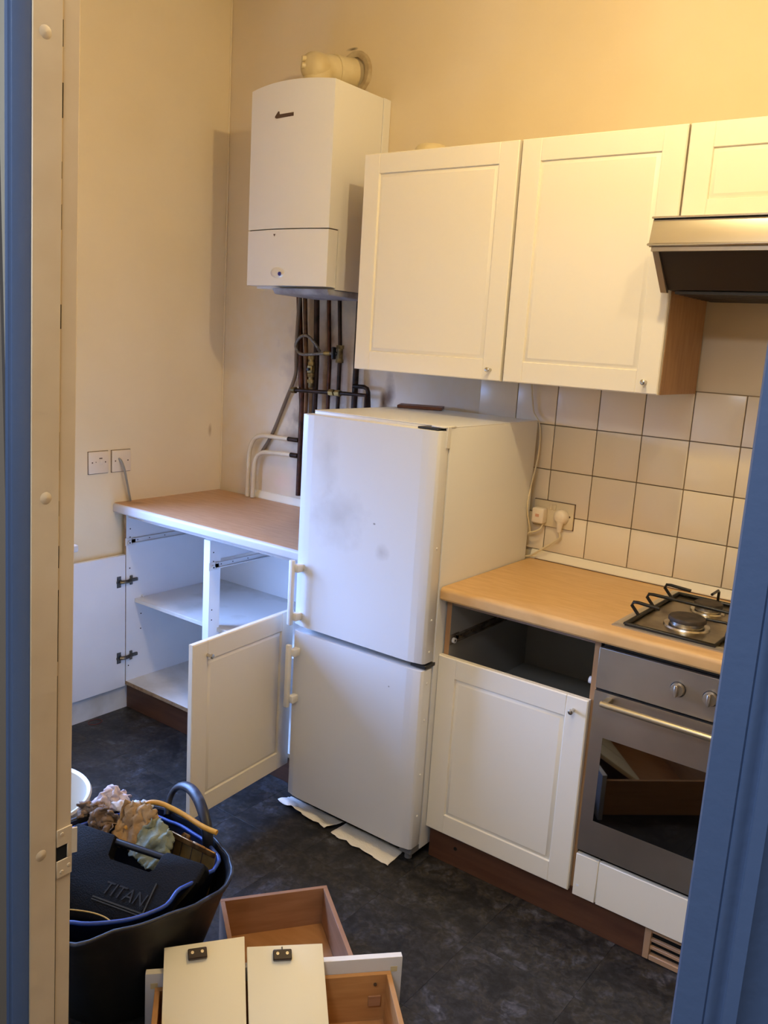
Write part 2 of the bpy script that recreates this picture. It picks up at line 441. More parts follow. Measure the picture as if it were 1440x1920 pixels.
# skirting on the left wall
bm = BM(); prism(bm, [(0.0, 0), (.016, 0), (.016, .115), (.010, .128), (0, .13)], YF, -0.52, 'xz'); struct('baseboard_left', bm, M_SKIRT)
# corner bead of the back-left corner
bm = BM(); box(bm, 0, .006, -.006, 0, .93, ZC, bev=.002); struct('trim_1', bm, M_WALL)
# window in the left wall (lights the room)
bm = BM()
y0, y1, z0, z1 = WIN; t = .045
for d in ((y0, y0 + t, z0, z1), (y1 - t, y1, z0, z1), (y0 + t, y1 - t, z0, z0 + t), (y0 + t, y1 - t, z1 - t, z1), ((y0 + y1) / 2 - .015, (y0 + y1) / 2 + .015, z0 + t, z1 - t)):
    box(bm, -.11, -.07, d[0], d[1], d[2], d[3], bev=.003)
win = struct('window_1', bm, M_WOODF)
bm = BM(); box(bm, -.07, .05, y0 - .07, y1 + .07, z0 - .03, z0 - .001, bev=.008, seg=3); s = obj('sill', bm, M_WOODF, win)

# ---- doorway lining and architraves (the old left jamb leans slightly into the kitchen)
LEAN = Matrix.Identity(4); LEAN[1][2] = .0225; LEAN[1][3] = -.0225 * 1.37
bm = BM(); box(bm, DL - .05, DL, HY, -2.0435, 0, DH, bev=.002); xf(bm, LEAN)
struct('trim_2', bm, M_CREAM, smooth=True)
bm = BM()
box(bm, DR, DR + .05, HY, YF + .004, 0, DH, bev=.002)
box(bm, DL - .05, DR + .05, HY - .004, YF + .004, DH, DH + .012)
struct('trim_9', bm, M_CREAM, smooth=True)
bm = BM()
box(bm, DL, DL + .0022, HY + .0006, -2.0690, 0, DH, bev=.0008); xf(bm, LEAN)
st = struct('trim_3', bm, M_CREAM, smooth=True)
bm = BM()
random.seed(3)
for zz, hh in ((.05, .14), (.22, .3), (.54, .60), (1.16, .10), (1.29, .03), (1.36, .02), (1.42, .05), (1.60, .03), (1.72, .03), (1.78, .02), (1.85, .04), (1.93, .03)):
    w0 = random.uniform(.0010, .0022)
    box(bm, DL, DL + .0004, -2.0692, -2.0690 + w0, zz, zz + hh)
xf(bm, LEAN)
obj('crack', bm, mat('dark_crack', (34, 22, 14), .9), st, smooth=False)
for yy, zz in ((-2.088, 1.386), (-2.092, .886), (-2.092, 1.939)):
    bm = BM()
    lathe(bm, [(0.0001, .0016), (.004, .0012), (.007, .0005), (.0085, 0)], (DL + .0021, yy, zz), 14, 'x', cap=False); xf(bm, LEAN)
    obj('filled_nail_head', bm, M_CREAM, st)


def architrave(name, x_in, sgn):
    # moulded profile running away from the opening; (distance, proud)
    pr = [(0, 0), (0, .016), (.002, .019), (.0215, .019), (.0225, .0178), (.0235, .019), (.0268, .019), (.029, .0165), (.0325, .0155), (.0345, .019), (.0435, .0205), (.048, .0165), (.058, .012), (.070, .010), (.072, 0)]
    bm = BM()
    prism(bm, [(x_in + sgn * d, HY - .004 - h) for d, h in pr], 0, DH + .07, 'xy')
    return struct(name, bm, M_BLUE, smooth=True, angle=50)


architrave('trim_4', DR + .0, 1)
bm = BM(); prism(bm, [(DL + .0003, HY + .0004), (DL + .0003, HY - .0225), (DL - .001, HY - .024), (DL - .012, HY - .022), (DL - .022, HY - .006), (DL - .05, HY - .004)], 0, DH, 'xy'); xf(bm, LEAN)
struct('trim_5', bm, M_BLUE, smooth=True, angle=50)
bm = BM(); box(bm, DL - .046, DR + .072, HY - .024, HY - .004, DH, DH + .07, bev=.003); struct('trim_6', bm, M_BLUE, smooth=True)
# strike plate, painted over
kp = thing('strike_plate', 'paint-covered metal door latch keep let into the cream door jamb', 'latch keep', (DL, -2.06, .85))
bm = BM()
for d in ((-2.068, -2.0435, .838, .864), (-2.068, -2.0435, .886, .912), (-2.051, -2.0435, .864, .886)):
    box(bm, DL, DL + .0022, *d, bev=.0006)
prism(bm, [(DL, -2.045), (DL + .002, -2.045), (DL + .005, -2.0375), (DL + .003, -2.0365), (DL, -2.041)], .868, .906, 'xy'); xf(bm, LEAN)
obj('plate', bm, M_CREAM, kp)
bm = BM(); box(bm, DL, DL + .0006, -2.067, -2.051, .864, .886); xf(bm, LEAN); obj('latch_hole', bm, M_BLACK, kp)
for yy, zz in ((-2.060, .846), (-2.060, .904), (-2.049, .852)):
    bm = BM()
    lathe(bm, [(.0001, .0030), (.0025, .0028), (.0035, .0018)], (DL, yy, zz), 10, 'x'); xf(bm, LEAN)
    obj('screw', bm, M_CREAM, kp)

# ---- wall tiles (each its own piece)
T = .1515; XT, ZT = 1.6422, 1.3634
def wall_tile(x0, x1, z0, z1, key={}):
    k_ = (round(x1 - x0, 4), round(z1 - z0, 4))
    if k_ not in key:
        b = BM(); g = .0015
        box(b, g, k_[0] - g, -.007, 0, g, k_[1] - g, bev=.0016, seg=2)
        for v in b.verts: v.co.y = min(v.co.y, 0)
        me = bpy.data.meshes.new('tile'); b.to_mesh(me); b.free(); me.materials.append(M_TILEW)
        for p in me.polygons: p.use_smooth = True
        me.set_sharp_from_angle(angle=radians(50)); key[k_] = me
    o = bpy.data.objects.new('tile', key[k_]); COL.objects.link(o); o.parent = wall_back; o.location = (x0, -.0012, z0)
    o.rotation_euler = (random.uniform(-.004, .004), 0, 0)
zrow = [(.929, ZT - 2 * T), (ZT - 2 * T, ZT - T), (ZT - T, ZT), (ZT, ZT + T)]
for i in range(-2, 15):
    for a, b in zrow:
        x0 = XT + i * T; x1 = min(x0 + T, XR)
        if x1 - x0 > .02: wall_tile(x0, x1, a, b)
bm = BM(); box(bm, XT - 2 * T - .002, XR, -.0012, 0, .929, ZT + T + .001); obj('grout', bm, M_TGROUT, wall_back)

# ------------------------------------------------------------------ panelled doors
def panel_door(w_, h_, s=.064, r=.062, th=.018, plain=False):
    """local coords: x 0..w, z 0..h, front face toward -y at y=0, back at y=th"""
    bm = BM()
    xs_ = [0, .003, s - .0018, s, s + .0018, s + .014, w_ - s - .014, w_ - s - .0018, w_ - s, w_ - s + .0018, w_ - .003, w_]
    zs_ = [0, .003, r, r + .0018, r + .014, h_ - r - .014, h_ - r - .0018, h_ - r, h_ - .003, h_]
    nx, nz = len(xs_), len(zs_)
    def H(i, j):
        if i in (0, nx - 1) or j in (0, nz - 1): return .003
        inz = 2 <= j <= nz - 3
        seam = i in (3, 8)
        if inz and 3 <= i <= 8:
            if i in (3, 8) or j in (2, nz - 3): return .0008
            if i in (4, 7) or j in (3, nz - 4): return .0075
            return .0018
        if seam: return .0026
        return 0.0
    V = [[bm.verts.new((xs_[i], H(i, j), zs_[j])) for j in range(nz)] for i in range(nx)]
    for i in range(nx - 1):
        for j in range(nz - 1):
            bm.faces.new((V[i][j], V[i + 1][j], V[i + 1][j + 1], V[i][j + 1]))
    per = [V[i][0] for i in range(nx)] + [V[nx - 1][j] for j in range(1, nz)] + [V[i][nz - 1] for i in range(nx - 2, -1, -1)] + [V[0][j] for j in range(nz - 2, 0, -1)]
    back = [bm.verts.new((v.co.x, th, v.co.z)) for v in per]
    n = len(per)
    for i in range(n):
        bm.faces.new((per[i], per[(i + 1) % n], back[(i + 1) % n], back[i]))
    bm.faces.new(back)
    return bm


def knob(parent, mx, m=None, r=.006, l=.022):
    bm = BM()
    lathe(bm, [(.0055, 0), (.0045, -.004), (.0045, -l + .009), (r + .0015, -l + .006), (r + .0015, -l), (r * .8, -l - .0015)], (0, 0, 0), 16, 'y')
    xf(bm, mx)
    return obj('knob', bm, m or M_STEELB, parent, label='small brushed metal knob')


def door_part(parent, w_, h_, mx, kx, kz, **kw):
    d = obj('door', xf(panel_door(w_, h_, **kw), mx), M_DOOR, parent, angle=20)
    if kx is not None: knob(d, mx @ Matrix.Translation((kx, 0, kz)))
    return d


TR = Matrix.Translation
# ------------------------------------------------------------------ wall cabinets
def wall_cab(x0, x1, z0, z1, label, knob_x, d0=.0015, d1=.0015, side_m=None):
    t = thing('wall_cabinet', label, 'wall cabinet', ((x0 + x1) / 2, -.16, z0), 'white panelled wall cabinets above the worktop')
    yb, yf = -.0115, -.314
    th = .016
    bx('side_panel', (x0, x0 + th, yf, yb, z0, z1), M_BSIDE, t)
    bx('side_panel', (x1 - th, x1, yf, yb, z0, z1), M_BSIDE, t)
    bx('bottom_panel', (x0 + th, x1 - th, yf, yb, z0 + .004, z0 + .02), M_CARC, t)
    bx('top_panel', (x0 + th, x1 - th, yf, yb, z1 - .017, z1 - .001), M_CARC, t)
    bx('back_panel', (x0 + th, x1 - th, -.020, -.014, z0 + .02, z1 - .017), M_CARC, t)
    w_ = x1 - x0 - d0 - d1
    door_part(t, w_, z1 - z0, TR((x0 + d0, -.334, z0)), None if knob_x is None else w_ - knob_x, .032)
    return t


wall_cab(1.0195, 1.6015, 1.508, 2.208, 'white panelled wall cabinet nearest the boiler, above the fridge', .036)
wall_cab(1.608, 2.0965, 1.508, 2.208, 'white panelled wall cabinet between the first one and the extractor hood', .036)
wall_cab(2.099, 2.70, 1.955, 2.208, 'short white wall cabinet directly above the extractor hood', None)

# cap of something behind the first cabinet top
bm = BM(); lathe(bm, [(.055, 0), (.055, .038), (.046, .05), (.02, .053)], (1.165, -.16, 2.2085), 20)
single('round_cap', bm, M_FLUE, 'cream round cap lying on top of the left wall cabinet', 'cap')

# extractor hood
hd = thing('extractor_hood', 'brushed steel extractor hood with dark underside below the short cabinet', 'extractor hood', (2.39, -.25, 1.77))
bm = BM()
prism(bm, [(-.30, 1.952), (-.466, 1.952), (-.472, 1.949), (-.486, 1.893), (-.486, 1.886), (-.480, 1.882), (-.30, 1.882)], 2.083, 2.697, 'yz')
obj('front_panel', bm, M_BRASSYSTEEL, hd, angle=25)
bm = BM(); box(bm, 2.081, 2.699, -.480, -.462, 1.9515, 1.9565, bev=.001); box(bm, 2.080, 2.700, -.4935, -.484, 1.884, 1.890, bev=.002); obj('edge_strip', bm, M_STEELB, hd)
bm = BM()
prism(bm, [(-.477, 1.882), (-.468, 1.882), (-.365, 1.788), (-.365, 1.778), (-.378, 1.778)], 2.088, 2.104, 'yz')
prism(bm, [(-.477, 1.882), (-.468, 1.882), (-.365, 1.788), (-.365, 1.778), (-.378, 1.778)], 2.676, 2.692, 'yz')
box(bm, 2.088, 2.692, -.480, -.466, 1.872, 1.882)
obj('side_frame', bm, M_STEEL, hd, smooth=False)
bm = BM()
prism(bm, [(-.470, 1.880), (-.372, 1.786), (-.03, 1.782), (-.03, 1.88)], 2.104, 2.676, 'yz')
obj('underside', bm, M_HOODU, hd, smooth=False)
bm = BM()
for k_ in range(9):
    yy = -.36 + k_ * .036
    box(bm, 2.12, 2.66, yy, yy + .02, 1.776, 1.7835)
obj('filter_grille', bm, M_BLACKP, hd, smooth=False)
bx('housing', (2.104, 2.676, -.305, -.03, 1.882, 1.953), M_HOODU, hd)

# ------------------------------------------------------------------ boiler
bo = thing('boiler', 'white wall-mounted combi boiler with bowed top, in the corner above the fridge', 'boiler', (.66, -.16, 1.776))
BX0, BX1, BZ0, BZ1, BY = .459, .858, 1.776, 2.468, -.318
def bow(u):   # front plan bow and top bow, u 0..1
    return 1 - (2 * u - 1) ** 2
bm = BM()
NB = 16
rows = []
for i in range(NB + 1):
    u = i / NB; x = BX0 + (BX1 - BX0) * u
    yf = BY - .022 * bow(u) + .006
    zt = BZ1 + .012 * bow(u)
    rows.append([bm.verts.new((x, yf, 1.983)), bm.verts.new((x, yf, zt)), bm.verts.new((x, -.045, zt)), bm.verts.new((x, -.045, 1.983))])
for A, B_ in zip(rows, rows[1:]):
    for j in range(4):
        bm.faces.new((A[j], A[(j + 1) % 4], B_[(j + 1) % 4], B_[j]))
bm.faces.new(rows[0]); bm.faces.new(rows[-1][::-1])
obj('casing', bm, M_BOILER, bo, angle=30)
bm = BM(); rows = []
for i in range(NB + 1):
    u = i / NB; x = BX0 + (BX1 - BX0) * u
    yf = BY - .022 * bow(u) + .006
    rows.append([bm.verts.new((x, yf, 1.783)), bm.verts.new((x, yf, 1.979)), bm.verts.new((x, BY + .055, 1.979)), bm.verts.new((x, BY + .055, 1.783))])
for A, B_ in zip(rows, rows[1:]):
    for j in range(4):
        bm.faces.new((A[j], A[(j + 1) % 4], B_[(j + 1) % 4], B_[j]))
bm.faces.new(rows[0]); bm.faces.new(rows[-1][::-1])
flap = obj('lower_flap', bm, M_BOILER, bo, angle=30)
bx('lower_casing', (BX0, BX1, BY + .059, -.045, 1.776, 1.983), M_BOILER, bo)
bx('seam_shadow_gap', (BX0 + .004, BX1 - .004, BY + .012, -.06, 1.978, 1.985), M_DARKPRINT, bo)
bx('back_frame', (BX0 + .004, BX1 + .0025, -.042, -.0005, 1.79, 2.470), M_BOILER, bo, bev=.002)
bm = BM(); prism(bm, [(-.30, 1.776), (-.285, 1.755), (-.05, 1.750), (-.04, 1.776)], BX0 + .12, BX1 - .006, 'yz', bev=.004); obj('drip_tray', bm, M_BOILG, bo)
# badge: slanted tick and bar
bm = BM()
prism(bm, [(.600, 2.361), (.608, 2.358), (.690, 2.360), (.690, 2.372), (.622, 2.371), (.620, 2.381), (.615, 2.381), (.601, 2.366)], BY - .0165, BY - .0150, 'xz'); obj('badge', bm, M_DARKPRINT, bo, smooth=False)
bm = BM(); lathe(bm, [(.0001, -.0015), (.022, -.0030), (.036, -.0010), (.040, .002)], (.640, BY - .0145, 1.828), 28, 'y', cap=False)
xf(bm, TR((.640, 0, 1.828)) @ Matrix.Scale(.55, 4, (0, 0, 1)) @ TR((-.640, 0, -1.828)))
dish = obj('control_window', bm, mat('silver_blue_dial', (226, 226, 230), .18, .3), flap)
bm = BM(); lathe(bm, [(.0001, -.003), (.007, -.0026), (.0075, .001)], (.652, BY - .018, 1.824), 18, 'y', cap=False); obj('button', bm, M_BLUEBTN, dish, label='small blue button')
bm = BM(); prism(bm, [(.612, 1.964), (.622, 1.964), (.617, 1.956)], BY - .017, BY - .0155, 'xz'); obj('arrow_mark', bm, M_DARKPRINT, flap, smooth=False)

# flue
fl = thing('flue_pipe', 'cream plastic flue elbow from the boiler top into the wall', 'flue', (.665, -.15, 2.481))
bm = BM()
pth = [(.643, -.165, 2.4815), (.643, -.165, 2.525), (.644, -.158, 2.548), (.647, -.140, 2.563), (.651, -.115, 2.568), (.664, -.06, 2.574), (.678, -.012, 2.580)]
tube(bm, pth, .054, 32, 5); obj('elbow', bm, M_FLUE, fl, angle=60)
bm = BM()   # rounded heel of the elbow
lathe(bm, [(.0001, -.052), (.03, -.049), (.046, -.038), (.0535, -.018), (.0545, 0), (.0545, .045)], (.6435, -.172, 2.562), 32, 'y'); obj('elbow_body', bm, M_FLUE, fl, angle=60)
bm = BM()
tube(bm, [(.6565, -.094, 2.5715), (.6595, -.082, 2.573)], .0575, 28, 1, sm=False)
obj('socket_rim', bm, M_FLUE, fl)
bm = BM(); prof = [(.054, -.012), (.072, -.014), (.078, -.007), (.078, 0)]
lathe(bm, prof, (.684, 0, 2.583), 36, 'y', cap=False)
random.seed(2)
for v in bm.verts: v.co += Vector((random.uniform(-1, 1), 0, random.uniform(-1, 1))) * .0012
obj('wall_collar', bm, M_FLUEC, fl)
for x, z, r_ in ((.622, 2.584, .011), (.621, 2.561, .012)):
    bm = BM(); cyl(bm, (x + .008, -.212, z), (x - .002, -.228, z), r_, 14, r2=r_ * .85)
    obj('test_plug', bm, M_FLUE, fl)

# ------------------------------------------------------------------ pipes under the boiler
def pipe(name, pts, r, m, label, cat='pipe', group=None, sm=False, n=12, k=6, kids=()):
    bm = BM(); tube(bm, pts, r, n, k, sm)
    o = single(name, bm, m, label, cat, group, angle=50)
    return o


def kid(parent, name, bm, m, **kw):
    return obj(name, bm, m, parent, **kw)


G = 'tarnished copper pipes below the boiler'
pA = pipe('copper_pipe', [(.487, -.05, 1.776), (.498, -.04, 1.55), (.508, -.035, 1.39), (.515, -.035, 1.32), (.515, -.035, .95)], .0115, M_COPPER, 'thick dark copper pipe, leftmost under the boiler', group=G)
pipe('copper_pipe', [(.519, -.05, 1.776), (.5325, -.033, 1.42), (.5365, -.033, .95)], .009, mat('brownish_copper', (120, 86, 54), .4, .6, rgb2=(70, 48, 34), noise_scale=18), 'lighter brown pipe second from the left under the boiler', group=G)
pipe('copper_pipe', [(.582, -.05, 1.776), (.583, -.035, 1.5), (.584, -.035, .95)], .0115, M_COPPERD, 'thick dark pipe third from left under the boiler, behind the brass valve', group=G)
pipe('copper_pipe', [(.646, -.05, 1.765), (.653, -.035, 1.5), (.656, -.035, .95)], .008, M_COPPER, 'thin reddish copper pipe fourth from left under the boiler', group=G)
pE = pipe('copper_pipe', [(.701, -.05, 1.765), (.705, -.035, 1.55), (.708, -.035, .95)], .008, M_COPPERD, 'thin dark pipe carrying the black tap, fifth from left', group=G)
bm = BM(); cyl(bm, (.7045, -.036, 1.520), (.7045, -.036, 1.575), .0125, 14); cyl(bm, (.7045, -.036, 1.566), (.7045, -.036, 1.580), .0155, 6); cyl(bm, (.7045, -.036, 1.512), (.7045, -.036, 1.526), .0155, 6)
kid(pE, 'tee_fitting', bm, M_BRASS)
pF = pipe('copper_pipe', [(.790, -.035, 1.765), (.790, -.035, .95)], .012, M_COPPERD, 'thick pipe mostly hidden by the left wall cabinet', group=G)
pH = pipe('crossing_pipe', [(.497, -.066, 1.389), (.614, -.062, 1.392), (.746, -.060, 1.396), (.866, -.060, 1.3985), (.866, -.058, 1.30)], .008, M_COPPERD, 'horizontal copper pipe crossing in front of the upright pipes', 'pipe')
bm = BM()
for x in (.694, .725):
    cyl(bm, (x - .012, -.061, 1.3946), (x + .012, -.061, 1.3952), .0135, 6)
cyl(bm, (.486, -.066, 1.388), (.505, -.066, 1.389), .013, 12)
kid(pH, 'compression_nut', bm, M_BRASS)
pipe('elbow_pipe', [(.795, -.052, 1.428), (.845, -.050, 1.429), (.860, -.048, 1.423), (.8645, -.046, 1.41), (.8650, -.036, 1.33), (.8650, -.036, 1.0)], .0085, M_COPPERD, 'short dark pipe elbow turning down beside the left wall cabinet', sm=False)
bv = thing('gas_valve', 'dirty brass valve body on the pipes above the crossing pipe', 'valve', (.578, -.07, 1.40))
bm = BM(); cyl(bm, (.578, -.060, 1.405), (.578, -.060, 1.535), .009, 14)
for z in (1.43, 1.455, 1.50, 1.525): cyl(bm, (.578, -.060, z - .007), (.578, -.060, z + .007), .0135, 6)
box(bm, .566, .590, -.072, -.050, 1.462, 1.494, bev=.003)
obj('valve_body', bm, M_BRASS, bv)
bm = BM(); cyl(bm, (.578, -.072, 1.478), (.578, -.082, 1.478), .006, 10); obj('spindle', bm, M_BLACKP, bv)
hs = thing('filling_loop', 'braided steel filling loop hose curled in front of the pipes', 'hose', (.60, -.08, 1.53))
bm = BM(); tube(bm, [(.684, -.055, 1.547), (.650, -.068, 1.545), (.60, -.082, 1.538), (.555, -.088, 1.535), (.525, -.088, 1.546), (.514, -.086, 1.572), (.528, -.084, 1.597), (.555, -.082, 1.610), (.583, -.080, 1.602), (.603, -.070, 1.578), (.612, -.050, 1.55)], .0062, 10, 6); obj('braided_hose', bm, M_BRAID, hs, angle=60)
bm = BM(); cyl(bm, (.648, -.066, 1.545), (.672, -.058, 1.546), .0095, 10); obj('end_ferrule', bm, M_BRASS, hs)
tp = thing('tap', 'small black tap handle on the filling loop', 'tap', (.69, -.05, 1.52))
bm = BM(); box(bm, .681, .693, -.064, -.042, 1.524, 1.572, bev=.003); obj('handle', bm, M_BLACKP, tp)
bm = BM(); cyl(bm, (.672, -.050, 1.547), (.700, -.040, 1.547), .008, 10); obj('body', bm, M_BLACKP, tp)
pipe('hose', [(.507, -.066, 1.776), (.500, -.066, 1.62), (.485, -.05, 1.52), (.458, -.022, 1.443), (.405, -.016, 1.338), (.33, -.014, 1.186), (.262, -.014, 1.09)], .0075, M_HOSE, 'grey-brown hose sloping down the wall from the boiler to the white pipes', 'hose', sm=True)
G2 = 'white painted heating pipes above the left worktop'
wp = pipe('white_pipe', [(.212, -.035, .900), (.214, -.035, 1.06), (.219, -.035, 1.11), (.236, -.035, 1.147), (.265, -.035, 1.169), (.309, -.035, 1.178), (.388, -.035, 1.179), (.448, -.035, 1.180)], .0095, M_PIPEW, 'outer taller white painted pipe bending right above the left worktop', group=G2, sm=True)
bm = BM(); tube(bm, [(.445, -.035, 1.180), (.47, -.035, 1.1805), (.503, -.035, 1.181)], .0096, 12, 4); kid(wp, 'bare_end', bm, M_COPPERD)
wp = pipe('white_pipe', [(.244, -.035, .900), (.246, -.035, 1.02), (.252, -.035, 1.062), (.270, -.035, 1.09), (.300, -.035, 1.105), (.339, -.035, 1.109), (.4, -.035, 1.113), (.466, -.035, 1.115)], .0095, M_PIPEW, 'inner lower white painted pipe bending right above the left worktop', group=G2, sm=True)
bm = BM(); tube(bm, [(.463, -.035, 1.115), (.49, -.035, 1.1155), (.503, -.035, 1.116)], .0105, 12, 4); kid(wp, 'bare_end', bm, M_COPPERD)

# ------------------------------------------------------------------ worktops
def worktop(x0, x1, m_top, m_edge, label, yf=-.580):
    t = thing('worktop', label, 'worktop', ((x0 + x1) / 2, -.29, .857))
    bm = BM(); r = .014
    prof = [(-.0095, .857), (-.0095, .897)]
    prof += [(yf + r - r * sin(a), .897 - r + r * cos(a)) for a in [i * pi / 2 / 6 for i in range(7)]]
    prof += [(yf, .864), (yf + .003, .859), (yf + .008, .857)]
    prism(bm, prof, x0, x1, 'yz')
    if m_edge is not None:
        bm.normal_update()
        bmesh.ops.recalc_face_normals(bm, faces=bm.faces)
        for f in bm.faces:
            if f.normal.y < -.45: f.material_index = 1
        obj('top_slab', bm, [m_top, m_edge], t, angle=30)
    else:
        obj('top_slab', bm, m_top, t, angle=30)
    return t


wl = worktop(0.001, 1.064, M_BEECHL, M_EDGEW, 'faded beech worktop with pale front edge in the left corner')
wr = worktop(1.6005, 2.72, M_BEECH, None, 'beech laminate worktop right of the fridge, under the hob')
bm = BM(); box(bm, 2.7205, 3.85, -.580, -.0095, .857, .897, bev=.004); single('worktop', bm, M_BEECH, 'end length of beech worktop beyond the hob, behind the door frame', 'worktop')
bm = BM(); prism(bm, [(-.0, .8975), (-.014, .8975), (-.014, .903), (-.006, .928), (0, .929)], .222, 1.064, 'yz'); struct('trim_7', bm, M_SEAL)
bm = BM(); prism(bm, [(-.0, .8975), (-.018, .8975), (-.018, .903), (-.008, .928), (0, .929)], 1.6005, XR, 'yz'); struct('trim_8', bm, M_SEAL)
bm = BM(); box(bm, 1.62, 3.0, -.0195, -.0178, .8972, .8995); obj('dirt_line', bm, M_DIRT, wr)

# ------------------------------------------------------------------ left base cabinet
YB = -.54
lc = thing('base_cabinet', 'white double base cabinet with both doors open in the left corner', 'base cabinet', (.52, -.28, 0))
def panel_edge(name, d, parent, m=M_CARC, edge=M_EDGE):
    bm = BM(); box(bm, *d)
    bm.normal_update()
    for f in bm.faces:
        if f.normal.y < -.9: f.material_index = 1
    return obj(name, bm, [m, edge], parent, smooth=False)
panel_edge('side_panel', (.0175, .034, YB, -.012, .111, .856), lc)
panel_edge('side_panel', (1.022, 1.040, YB, -.012, .111, .856), lc, edge=M_CARC)
panel_edge('bottom_panel', (.034, 1.022, YB, -.012, .111, .127), lc, m=M_SHELF)
bx('back_panel', (.034, 1.022, -.024, -.012, .127, .856), M_CARC, lc)
bx('front_rail', (.034, 1.022, YB + .012, YB + .045, .834, .856), M_EDGEW, lc)
bx('post', (.506, .541, YB, YB + .055, .127, .834), M_CARC, lc, bev=.001)
bx('runner_board', (.512, .535, YB + .055, -.024, .755, .826), M_CARC, lc)
bx('shelf', (.0345, 1.0215, -.497, -.024, .467, .483), M_SHELF, lc, bev=.001)
for x in (.0345, 1.010):
    pass
bm = BM()
for y in (-.46, -.10): cyl(bm, (.034, y, .489), (.046, y, .489), .005, 10)
obj('shelf_stud', bm, M_CARC, lc)
def runner(parent, x, sg, y0=-.545, y1=-.05, z=.733, m=None):
    m = m or M_RUNNER
    bm = BM()
    a, b = sorted((x, x + sg * .003))
    box(bm, a, b, y0 + .03, y1, z - .006, z + .012); box(bm, a, b, y0, y0 + .05, z - .016, z + .016, bev=.001)
    a, b = sorted((x, x + sg * .010))
    box(bm, a, b, y0 + .03, y1, z - .010, z - .006); box(bm, a, b, y0 + .03, y1, z + .010, z + .013)
    o = obj('drawer_runner', bm, m, parent)
    bm = BM(); cyl(bm, (x + sg * .003, y0 + .016, z - .003), (x + sg * .011, y0 + .016, z - .003), .0085, 16); w_ = obj('wheel', bm, M_RUNNER, o)
    bm = BM(); cyl(bm, (x + sg * .011, y0 + .016, z - .003), (x + sg * .0115, y0 + .016, z - .003), .0035, 8)
    for q in (.06, .12, .2, .3): cyl(bm, (x + sg * .003, y0 + q, z + .003), (x + sg * .0035, y0 + q, z + .003), .0025, 8)
    obj('screw', bm, M_BLACKP, o)
runner(lc, .034, 1)
runner(lc, .541, 1)
bm = BM(); cyl(bm, (.506, -.515, .738), (.499, -.515, .738), .008, 14); obj('runner_wheel', bm, M_RUNNER, lc)
bm = BM()
for y, z in ((-.52, .786), (-.521, .751), (-.522, .619), (-.464, .41), (-.465, .344), (-.527, .193)):
    cyl(bm, (.033, y, z), (.0344, y, z), .003, 10)
for y, z in ((-.522, .786), (-.522, .751), (-.525, .56), (-.525, .52)):
    cyl(bm, (.540, y, z), (.5414, y, z), .0028, 10)
obj('shelf_hole', bm, M_BLACKP, lc)
# left door: opened flat along the wall toward the room
ld = bx('door', (.0165, .0335, -1.012, -.5415, .104, .680), M_CARC, lc, bev=.002, label='plain white inner face of the open left door')
def hinge(parent, xw, y, z):
    bm = BM(); box(bm, xw, xw + .002, y - .040, y - .020, z - .024, z + .024, bev=.0005)
    lathe(bm, [(.013, .0015), (.013, .004), (.010, .004), (.009, .001)], (xw, y - .030, z), 16, 'x')
    o = obj('hinge', bm, M_ZINC, parent)
    bm = BM(); box(bm, xw, xw + .010, y + .018, y + .060, z - .007, z + .007, bev=.002); box(bm, xw, xw + .006, y + .022, y + .036, z - .02, z + .02, bev=.002)
    obj('mounting_plate', bm, M_ZINC, o)
    bm = BM(); tube(bm, [(xw + .006, y - .028, z), (xw + .014, y - .012, z), (xw + .014, y + .004, z), (xw + .011, y + .024, z)], .0055, 8, 4, rz=.008); obj('arm', bm, M_ZINC, o)
hinge(lc, .0335, -.545, .568)
hinge(lc, .0335, -.545, .238)
# right door, opened ~95 degrees, outer face to the right
Hn = Vector((.998, -.560)); Nn = Vector((1.040, -1.046))
dirv = (Nn - Hn).normalized()
# local x runs from hinge... build so local -y (front) faces +X world: local x axis = toward the hinge
ax = Vector((-dirv.x, -dirv.y, 0)); az = Vector((0, 0, 1)); ay = az.cross(ax)
MX = Matrix(((ax.x, ay.x, 0, Nn.x), (ax.y, ay.y, 0, Nn.y), (0, 0, 1, .104), (0, 0, 0, 1)))
WD = (Nn - Hn).length
rd = door_part(lc, WD, .576, MX, .062, .530)
rd['label'] = 'panelled outer face of the open right door'
pt = thing('plinth', 'brown plinth board under the open cabinet in the left corner', 'plinth', (.53, -.514, .001))
bx('board', (.017, 1.062, -.522, -.506, .001, .1105), M_PLINTH, pt)
bm = BM(); cyl(bm, (.47, -.5225, .062), (.47, -.520, .062), .007, 10); obj('plinth_hole', bm, M_BLACK, pt)

# ------------------------------------------------------------------ right base cabinet + oven housing
rc = thing('base_cabinet', 'white base cabinet with empty drawer space right of the fridge', 'base cabinet', (1.85, -.28, 0))
RX0, RX1 = 1.604, 2.100
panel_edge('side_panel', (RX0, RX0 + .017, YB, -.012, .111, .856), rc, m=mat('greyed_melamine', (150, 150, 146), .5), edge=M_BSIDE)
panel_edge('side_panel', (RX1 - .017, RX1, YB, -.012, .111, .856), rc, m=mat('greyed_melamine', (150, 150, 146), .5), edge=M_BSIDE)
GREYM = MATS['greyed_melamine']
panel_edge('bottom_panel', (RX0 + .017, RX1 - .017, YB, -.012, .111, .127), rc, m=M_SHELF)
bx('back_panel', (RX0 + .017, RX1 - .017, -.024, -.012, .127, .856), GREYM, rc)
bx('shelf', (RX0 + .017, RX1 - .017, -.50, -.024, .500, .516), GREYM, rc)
bx('front_rail', (RX0 + .017, RX1 - .017, YB + .004, YB + .05, .838, .856), mat('grey_rail', (150, 128, 112), .6), rc)
runner(rc, RX0 + .017, 1, y0=-.540, z=.727, m=mat('dirty_runner', (112, 102, 90), .6, rgb2=(70, 60, 50), noise_scale=30))
